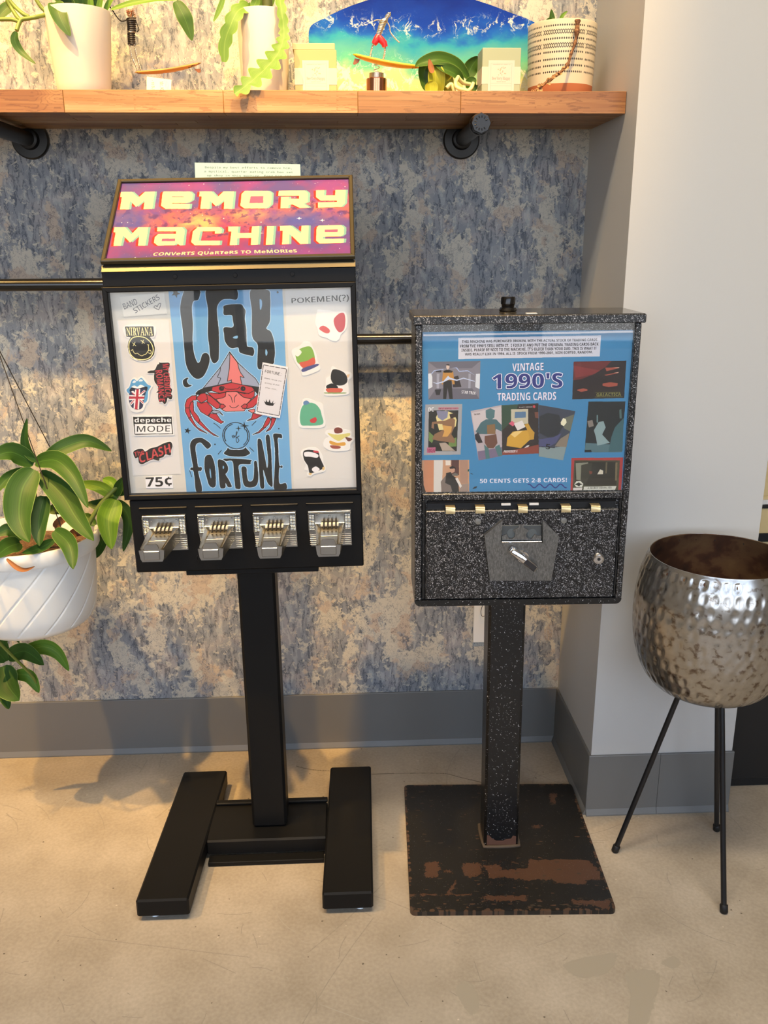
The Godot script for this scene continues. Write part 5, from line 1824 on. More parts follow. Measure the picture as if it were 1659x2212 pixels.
const PLET=[[151.2,5.4,176.8,6.6,177.7,14.8,173.1,24.3,164.6,26.4,160.2,38.2,159.7,59.1,159.0,77.2,156.2,101.4,156.7,124.3,160.0,139.8,163.7,146.4,168.3,142.3,171.3,133.9,174.8,128.6,181.1,127.2,186.2,132.0,186.5,143.5,181.0,158.9,172.2,172.7,162.4,177.9,153.3,175.3,144.9,164.2,139.4,147.0,138.6,119.3,138.9,88.8,137.9,64.7,137.1,42.2,140.4,25.8,145.3,12.6],
[190.4,6.5,191.3,44.8,187.5,90.0,188.3,114.4,188.9,135.9,194.2,147.6,202.3,143.9,205.8,133.2,209.0,90.4,208.4,60.2,208.5,42.2,212.8,31.9,221.7,24.6,233.9,23.7,247.5,25.2,251.3,17.9,250.8,9.0,247.2,6.7,220.0,5.4],
[224.7,35.9,254.5,34.3,260.9,41.1,264.2,47.9,261.8,61.4,263.2,82.6,262.4,113.0,266.0,116.9,273.6,118.6,276.2,125.6,274.2,133.3,269.5,134.7,248.2,128.0,245.1,118.0,233.4,119.2,226.0,115.2,219.8,104.4,219.2,90.7,218.3,82.3,221.7,77.9,237.8,77.8,238.0,63.9,236.3,54.8,221.9,53.8,221.5,44.0],
[276.7,8.0,310.0,8.7,313.8,22.2,312.4,47.5,310.4,68.5,302.8,82.0,310.9,88.2,316.1,105.1,317.0,129.7,314.7,143.5,311.9,151.9,288.8,161.5,281.2,158.2,282.0,138.1,283.9,113.5,276.1,102.6,273.9,88.9,276.5,46.7],
[147.8,298.5,158.5,298.3,167.9,304.1,174.6,310.1,176.2,316.0,168.7,321.3,162.8,315.6,156.3,308.1,149.1,309.4,145.1,315.1,144.3,325.3,145.7,342.9,146.9,358.4,152.9,359.4,154.1,363.1,151.6,367.5,146.6,367.8,147.1,378.5,150.6,397.9,149.6,411.4,138.8,411.1,137.6,390.1,136.5,367.8,131.0,365.4,130.6,361.7,132.9,359.5,136.3,358.9,135.0,342.6,133.6,325.0,134.5,310.5,139.8,301.9],
[161.3,343.4,164.7,336.1,169.9,334.1,175.5,335.7,180.1,349.8,181.5,369.0,180.8,388.4,179.2,400.3,173.2,403.8,166.4,398.4,163.1,384.9,159.7,364.0],
[188.2,346.3,197.5,345.8,204.2,351.9,208.1,362.4,205.8,371.2,201.8,376.3,207.5,387.6,212.6,401.2,210.7,403.9,204.9,403.3,200.5,394.9,199.1,404.6,189.7,405.1,187.8,391.5,188.0,369.2],
[202.8,342.7,253.2,346.6,254.6,351.8,252.6,356.2,231.1,357.1,230.4,377.8,230.7,406.2,221.9,407.5,220.0,404.4,218.9,377.5,218.0,349.4,204.5,348.2],
[235.7,362.4,245.0,362.7,245.5,378.3,247.5,391.0,253.2,392.7,258.7,386.1,261.5,363.9,262.2,351.3,267.3,350.7,268.6,364.1,268.9,383.4,265.8,398.3,258.2,404.8,245.2,405.2,237.7,398.9,235.9,382.5],
[272.1,306.2,279.3,305.6,282.0,320.3,285.4,346.8,287.9,365.3,291.0,349.9,289.8,320.5,289.2,298.6,296.8,298.5,298.2,335.4,297.6,372.3,297.0,403.3,291.6,402.7,286.3,394.3,279.8,368.8,279.8,405.4,271.9,405.6,271.3,379.0,271.4,342.0],
[304.8,294.7,317.6,294.3,322.0,296.6,321.4,303.6,313.6,302.9,313.3,321.1,313.4,359.4,318.4,360.3,319.9,363.3,318.1,366.2,313.0,366.5,311.3,398.1,324.7,398.7,324.6,412.2,300.5,411.6,302.2,379.9,305.7,342.9,305.9,313.6],
[139.1,415.6,171.0,413.5,207.2,411.9,250.4,413.6,290.8,417.0,315.3,419.2,315.0,424.5,138.8,420.1],
[139.0,175.3,132.1,179.2,130.2,185.0,132.5,192.3,138.8,194.6,147.8,190.5,142.2,188.9,139.0,183.7,139.4,179.4,142.1,176.2],
[210.7,320.5,216.2,324.3,238.9,325.0,246.3,320.8,248.3,323.0,254.3,330.5,254.0,334.2,243.7,339.0,226.6,339.3,211.0,337.4,202.0,332.7,203.0,329.1,207.6,324.8]]
const PHOLE=[[236.5,97.2,245.1,94.6,244.7,100.1,237.5,99.9],
[293.0,26.2,296.8,27.8,297.3,36.7,294.2,45.6,292.4,42.6],
[299.6,122.3,302.4,127.8,301.3,133.9,298.6,135.1,298.1,127.7],
[170.3,362.8,171.9,367.3,171.9,382.1,170.5,382.8,169.2,371.7],
[197.8,357.6,200.0,360.7,197.9,365.0,196.8,362.1]]
const CRAB=[[0,[227.6,126.1,206.8,156.4,191.1,173.4,169.8,196.9,199.1,191.8,226.3,186.6,249.1,192.3,289.4,199.1,282.5,193.1,275.3,179.8,262.3,167.9,243.3,148.7]],
[1,[227.8,127.5,241.9,147.9,243.4,158.8,246.4,167.5,253.0,177.8,245.1,175.4,247.9,193.0,227.0,186.9,227.4,181.5,224.4,183.2,218.9,184.2,224.5,159.7,227.1,138.2]],
[3,[169.7,197.6,188.1,194.4,186.0,202.4,175.6,205.0,162.3,209.1,155.0,209.6,154.5,206.7,159.9,201.7]],
[3,[267.0,196.4,289.4,199.1,288.7,210.8,277.0,210.5,272.3,203.8]],
[2,[155.6,211.1,146.1,211.6,135.3,218.7,130.7,230.3,130.3,243.6,136.4,258.6,145.5,272.3,156.4,283.1,170.6,289.5,166.4,286.3,151.1,275.4,144.8,263.3,140.5,252.8,139.2,242.4,141.9,227.7,148.3,220.5,154.1,220.6]],
[2,[142.8,224.8,148.0,223.4,147.2,242.6,155.7,254.7,158.1,262.2,170.1,277.4,178.2,286.7,192.9,296.8,183.5,293.6,166.9,280.4,156.0,269.6,147.9,260.4,141.1,245.4,138.2,236.4]],
[2,[278.4,212.0,288.7,210.8,288.2,219.6,266.6,238.3,254.7,240.9,252.3,233.4,266.1,222.0]],
[2,[296.1,258.3,301.8,262.9,296.8,273.3,287.4,282.0,276.6,290.8,263.1,294.2,275.2,288.5,284.7,279.0,289.7,268.6]],
[2,[303.4,260.0,312.1,261.7,307.1,273.6,299.0,285.3,290.0,288.9,297.8,280.8,301.3,270.4]],
[1,[214.8,205.3,236.6,205.4,242.1,211.1,248.9,217.1,264.7,221.2,255.4,230.6,243.3,236.2,251.8,240.8,248.6,245.2,228.1,245.4,210.5,245.0,203.5,241.1,211.3,233.9,200.1,227.7,193.4,220.2,206.8,216.1]],
[2,[177.0,205.8,201.5,208.6,214.8,206.0,212.7,214.8,206.7,217.6,191.9,220.1,183.8,212.6]],
[2,[238.0,206.6,252.3,209.9,272.3,204.5,270.9,216.2,264.7,220.8,248.9,217.1]],
[2,[188.0,195.1,227.0,187.1,249.1,192.3,267.7,197.1,272.3,203.8,259.6,210.1,236.6,205.4,216.3,204.9,201.6,207.9,186.0,202.4]],
[2,[175.4,208.0,186.5,215.6,201.4,230.7,199.4,238.0,193.4,239.3,175.6,224.1]],
[2,[201.4,230.7,207.2,230.1,212.0,234.6,205.1,239.6,200.1,238.0]],
[2,[243.4,235.4,251.0,230.5,255.9,233.5,253.3,240.1,246.0,239.9]],
[2,[179.6,248.6,192.7,249.7,200.4,263.3,206.1,266.4,200.0,270.0,176.2,254.5]],
[0,[187.4,241.4,198.9,243.9,205.6,253.0,198.7,247.6,189.8,248.9,181.3,245.7]],
[2,[155.4,222.9,163.7,227.5,174.2,224.1,184.9,236.2,184.5,242.1,174.8,253.7,160.9,244.4,154.7,231.0]],
[2,[156.0,214.8,163.8,207.7,172.6,206.7,175.9,210.9,176.7,219.7,163.8,226.8,155.6,219.2]],
[1,[257.4,243.9,269.3,241.3,270.4,247.2,265.8,250.1,257.3,245.4]],
[2,[265.8,250.1,286.1,253.6,271.0,262.1,253.1,265.4,262.3,260.4]]]
const PSTROKE=[[207.4,157.2,205.4,165.1,200.3,175.1,205.9,178.1,201.7,186.7,199.1,191.8],
[210.5,194.2,215.2,199.4,226.8,200.5,238.5,199.6,243.1,195.8],
[219.5,211.3,224.2,216.5,226.1,226.9],
[236.2,211.7,231.5,216.7,230.1,227.0],
[220.1,233.8,224.2,237.5,231.5,237.7,238.4,233.1],
[185.5,268.4,191.5,272.9,198.1,279.6],
[262.7,274.8,271.0,267.1],
[189.9,333.1,196.9,325.3],
[254.9,321.0,262.9,329.3],
[220.3,296.1,223.9,294.7,225.8,297.7,223.1,300.0,221.2,297.5,225.9,296.9,229.6,294.1,231.7,288.1,230.0,288.4,228.7,297.0,228.7,307.2,230.7,309.8,233.8,305.9,232.0,300.7,229.2,299.9,235.1,296.5],
[128.8,366.1,132.0,379.5],
[131.0,236.3,139.7,235.7],
[135.0,257.9,142.7,253.6],
[154.7,268.1,158.2,260.7],
[283.8,280.4,290.4,280.6]]
const DOT=[[328.8,13.3],
[206.3,198.5],
[249.3,199.9],
[316.5,283.4],
[184.6,312.5],
[228.8,295.6],
[247.1,275.8],
[234.8,280.5],
[131.4,282.9],
[131.1,10.8]]
const POSTERQ=[[117.4,-10.0,338.2,-5.3,336.4,430.0,118.7,423.7]]
const STRIPQ=[[12.0,60.7,112.8,61.2,110.6,372.9,11.9,374.0],
[343.5,-3.5,477.7,-5.9,478.4,429.2,341.2,430.2]]
const CARDQ=[[291.8,148.1,341.9,158.6,319.8,261.3,271.5,250.7]]
const CROWN=[[288.9,223.6,291.2,227.1,293.7,227.8,294.4,221.8,296.3,227.3,299.1,228.3,301.7,222.0,302.8,229.3,305.6,230.1,308.8,225.0,307.8,230.8,310.3,230.8,313.6,229.3,309.9,232.1,307.5,235.9,299.0,235.0,292.8,232.9,290.9,228.1]]
const CARDTX=[[296.3,162.8,328.4,169.9,326.9,175.8,295.0,168.1],
[293.8,177.8,327.3,185.2,326.5,187.7,293.0,180.3],
[293.9,187.6,323.1,193.0,322.3,196.2,293.1,190.7],
[294.9,197.1,317.6,202.0,316.8,205.2,294.1,199.6]]
const BANDQ=[[22.4,15.8,109.0,8.6,111.3,48.9,26.8,53.5]]
const BANDTX=[[26.3,28.9,52.9,19.0,56.0,29.6,29.4,39.5],
[45.0,38.7,96.3,11.8,100.2,21.2,50.1,47.0]]
const HEART=[[95.3,41.5,86.8,36.7,90.7,33.2,92.9,35.6,96.3,30.4,100.4,29.4,98.9,35.2,95.3,41.5]]
const PRICEQ=[[36.5,377.9,92.1,376.1,91.8,402.4,36.3,400.8]]
const PRICETX=[[37.3,377.9,90.3,378.1,89.7,398.5,36.6,398.3]]
const POKTX=[[354.8,25.2,467.0,20.5,467.0,33.9,355.2,36.8]]
const STK=[[27.2,72.2,82.2,73.0,82.0,91.9,73.3,93.2,79.4,102.6,81.4,115.1,78.7,127.5,70.8,135.9,59.5,139.6,46.3,138.5,35.1,132.7,29.1,122.5,28.3,110.8,30.4,101.5,36.0,93.1,27.6,91.4],
[87.9,142.2,90.0,144.3,106.1,144.6,106.6,152.5,103.6,159.5,105.2,173.0,105.6,181.8,103.5,191.3,107.6,198.6,105.0,206.5,107.0,210.6,105.2,217.0,100.5,216.9,97.5,214.4,94.3,223.2,90.0,227.1,85.7,222.1,80.4,222.8,78.2,213.1,79.4,204.3,75.5,203.4,79.8,199.5,80.2,191.5,74.4,181.0,74.3,169.9,75.2,164.4,65.0,164.1,62.0,162.1,67.0,159.5,76.6,158.1,83.0,148.0,86.3,146.5],
[15.1,197.5,23.0,190.1,28.1,178.3,34.9,173.3,40.1,177.0,48.5,171.3,55.7,178.2,61.3,186.3,68.8,190.4,62.0,199.9,60.0,211.8,57.1,221.4,51.1,226.1,46.9,236.5,39.3,240.3,30.5,241.3,22.2,236.7,17.3,222.0,18.4,211.6,20.9,206.0],
[23.7,250.4,102.8,251.8,102.7,289.8,23.5,289.0],
[17.9,323.6,29.0,317.7,37.8,318.4,42.2,323.5,53.3,317.1,66.5,314.2,80.0,307.9,87.4,305.6,95.5,305.0,98.5,312.5,94.8,322.4,92.7,332.8,82.8,330.4,77.4,336.1,69.9,338.4,67.8,343.4,55.9,340.5,42.4,346.0,33.1,350.0,27.0,346.4,26.4,335.5,20.3,336.6],
[406.4,49.0,420.1,51.2,427.0,50.4,439.7,53.6,453.6,52.9,460.3,57.9,462.3,73.5,457.4,88.0,448.2,95.6,445.9,103.4,438.8,108.7,427.9,106.0,420.1,100.9,408.3,97.7,404.9,84.9,400.5,72.1,404.0,58.6],
[353.3,124.9,366.6,119.3,374.9,111.6,386.8,112.9,392.3,122.9,397.9,133.9,400.2,148.9,404.7,163.0,395.4,168.8,372.0,175.3,367.5,164.1,358.1,149.9,352.0,132.8],
[429.9,160.6,439.8,165.9,454.7,171.2,466.7,174.6,467.5,181.6,460.2,187.5,459.9,198.6,461.6,206.8,457.3,215.9,417.7,216.9,411.9,210.7,416.4,197.6,417.9,184.5,426.3,177.6],
[369.5,225.9,381.1,225.3,395.0,231.1,406.4,235.8,408.3,253.9,408.6,280.2,374.1,282.0,359.9,278.9,357.0,264.3,360.3,250.8,366.3,237.5],
[428.5,288.9,437.7,281.9,447.4,288.5,462.5,294.4,463.1,303.6,469.2,308.3,460.8,319.2,458.7,329.3,442.3,332.5,421.6,331.0,407.5,321.4,409.7,309.5,419.0,303.3,412.0,296.7,414.0,291.3],
[360.1,333.0,371.2,326.9,381.2,325.3,391.0,326.5,397.9,334.1,402.9,345.4,403.3,357.5,407.6,365.1,405.4,374.4,392.6,376.8,381.5,380.3,376.8,384.8,370.6,380.9,373.7,372.5,365.6,369.5,369.6,362.1,363.9,348.9]]
const SART=[["141414",[27.2,72.2,82.2,73.0,82.0,91.9,73.3,93.2,79.4,102.6,81.4,115.1,78.7,127.5,70.8,135.9,59.5,139.6,46.3,138.5,35.1,132.7,29.1,122.5,28.3,110.8,30.4,101.5,36.0,93.1,27.6,91.4]],
["5aa0d0",[17.1,197.5,23.8,190.1,28.9,178.3,34.7,175.3,39.8,179.4,48.3,173.2,54.1,178.9,60.4,187.0,66.4,190.4,60.0,199.8,58.0,211.8,54.8,220.5,48.9,224.4,46.5,224.4,27.2,211.0,22.9,206.1]],
["161a30",[22.9,198.1,29.2,191.1,39.9,194.5,48.9,191.5,59.2,191.8,55.0,202.1,43.8,203.4,28.0,203.0]],
["f2f2f2",[27.2,191.0,33.4,188.0,39.5,190.5,46.2,186.7,53.7,190.9,48.8,192.3,39.9,194.5,32.2,192.7]],
["20284e",[24.2,201.3,36.7,195.2,55.6,195.7,51.7,211.6,48.0,225.2,44.0,234.0,34.1,237.0,24.3,231.9,19.9,219.7,21.1,208.4]],
["f2ecea",[34.2,196.4,44.6,195.4,38.1,236.4,27.2,234.4]],
["f2ecea",[21.4,206.9,52.0,208.4,49.5,218.0,20.4,217.3]],
["f2ecea",[25.9,200.2,30.0,198.3,49.8,222.8,47.0,226.8]],
["f2ecea",[52.3,197.2,55.2,199.7,23.1,227.8,20.8,222.9]],
["b8263a",[37.0,196.0,41.8,195.8,34.9,236.8,29.9,235.7]],
["b8263a",[21.1,209.6,51.3,211.2,50.2,215.2,20.6,214.5]],
["b8263a",[52.2,198.8,54.1,199.7,41.0,207.3,39.4,207.3]],
["b8263a",[26.4,203.0,28.1,202.2,33.9,207.2,31.4,207.9]],
["b8263a",[22.7,223.8,29.8,216.7,31.4,216.7,23.3,225.4]],
["b8263a",[38.6,216.1,40.9,216.2,48.6,222.8,47.7,224.4]],
["dfeaf4",[30.1,182.3,34.1,177.7,37.8,180.1,35.6,182.5]],
["dfeaf4",[42.9,179.9,46.5,176.0,51.1,177.3,50.0,180.0]],
["101010",[24.4,251.4,101.9,252.8,101.8,288.8,24.3,288.1]],
["f0f0f0",[26.2,265.7,100.1,267.3,99.9,287.4,25.5,286.2]],
["efeeea",[408.2,52.9,425.9,53.3,433.3,67.0,428.9,78.6,413.1,77.2,404.6,67.3]],
["b8303a",[436.3,68.0,445.5,57.6,454.5,54.9,458.3,59.8,458.9,73.4,455.4,88.0,446.3,92.6,438.7,82.7]],
["c83c38",[406.9,84.9,415.0,79.2,426.7,86.3,426.4,93.2,418.4,93.5]],
["efeeea",[412.4,94.8,426.4,94.1,438.5,88.6,440.0,102.3,431.9,105.1,418.2,99.8]],
["7fae4a",[359.1,129.0,374.5,120.5,388.5,119.8,394.9,133.9,394.3,147.8,382.1,152.5,364.0,153.0,358.5,141.9]],
["d05a44",[364.6,151.0,380.3,147.4,393.6,140.8,396.1,152.8,381.7,160.5,372.6,162.2]],
["4a4f86",[370.6,162.2,399.0,153.9,400.9,157.9,372.3,169.2]],
["f0eee6",[356.1,129.0,364.4,124.2,370.1,130.3,362.7,138.1,356.9,134.9]],
["151414",[431.7,165.7,449.7,170.1,458.4,180.4,458.0,192.5,446.7,198.3,431.7,194.9,426.1,181.6]],
["151414",[417.4,197.6,428.7,193.8,439.6,200.2,436.3,206.2,418.2,203.7]],
["d0604a",[417.2,203.7,447.5,204.4,444.2,212.5,420.9,211.9]],
["7f9e5a",[413.8,211.7,453.3,212.7,451.2,214.7,415.8,213.8]],
["e8c49a",[458.5,177.4,464.6,176.5,460.4,183.5]],
["5fae8c",[367.2,237.5,380.8,231.6,393.1,234.6,401.6,244.7,404.7,256.5,405.7,276.5,372.5,278.3,361.9,275.3,361.0,255.4]],
["c8383e",[381.0,266.7,392.0,261.6,394.4,268.0,389.7,273.3,382.6,272.2]],
["5f84b0",[369.3,229.5,375.7,227.0,380.8,230.7,378.9,234.2,369.9,235.8]],
["d8cf7a",[415.7,295.0,428.2,298.1,442.5,298.4,459.7,296.2,460.4,301.7,449.5,306.0,437.6,312.1,424.3,304.4]],
["7a3a30",[429.5,286.2,437.7,283.7,445.6,287.5,444.5,294.8,431.0,295.4]],
["d9a040",[419.6,310.7,433.8,315.7,450.1,315.2,448.0,322.5,422.0,319.0]],
["9a4a3a",[420.1,320.8,439.9,323.2,438.8,327.8,424.4,327.4]],
["6a3a34",[451.3,304.2,460.3,306.3,465.6,309.2,457.4,313.5]],
["17151a",[364.6,332.2,378.3,328.9,394.3,334.0,397.5,345.2,401.6,355.6,403.8,368.7,379.8,378.3,374.4,376.3,372.3,363.1,364.8,349.0]],
["efeef2",[380.1,369.9,388.5,364.5,396.4,371.3,385.3,376.6]],
["efeef2",[366.3,334.1,379.9,333.6,394.1,339.5,392.0,346.0,377.7,343.7,366.9,342.5]],
["c83c48",[384.5,330.9,394.4,332.1,395.2,335.9,387.1,334.7]],
["e0c080",[374.3,378.2,379.8,378.3,377.8,382.0,373.3,381.0]],
["e0c080",[402.1,366.8,406.6,366.0,405.5,372.5,401.8,372.4]]]
const NFACE=[[54.0,92.0,65.3,95.3,74.5,104.9,77.7,116.6,74.7,127.4,66.2,135.1,53.4,137.1,41.1,134.9,32.6,126.4,30.3,114.7,32.2,103.1,38.9,94.7,47.0,92.2,54.0,92.0],
[38.8,104.0,44.4,110.0],
[43.5,103.0,39.0,109.8],
[55.2,99.4,62.0,105.3],
[60.3,98.7,56.9,106.0],
[34.6,118.3,37.4,118.0,39.2,122.7,42.1,125.1,46.1,124.4,49.7,127.6,54.2,129.7,58.3,127.8,62.3,126.4,65.8,122.5,68.6,117.9,69.1,108.6],
[34.2,118.7,37.9,116.8],
[67.2,108.2,70.3,108.6],
[66.8,121.0,71.7,118.8,73.2,123.5,71.0,125.9,67.3,123.7]]
const STX=[["NIRVANA",3,"f4ecb0",[29.0,74.1,80.9,74.9,79.8,90.5,28.2,89.5]],
["MY CHEMICAL",1,"c43a44",[105.6,146.2,105.1,213.8,92.8,213.5,93.4,146.7]],
["ROMANCE",1,"c43a44",[92.0,157.7,91.3,221.5,80.6,221.2,78.0,159.7]],
["depeche",1,"f4f4f4",[27.0,253.3,100.8,254.6,100.2,266.5,26.2,265.7]],
["MODE",0,"141414",[30.7,270.4,97.0,270.9,95.9,283.1,29.3,282.2]],
["The",1,"cc4a4a",[19.1,323.7,38.5,319.2,39.4,326.7,19.7,334.5]],
["CLASH",1,"cc4a4a",[27.8,329.7,92.9,307.8,94.4,326.6,29.2,348.2]]]
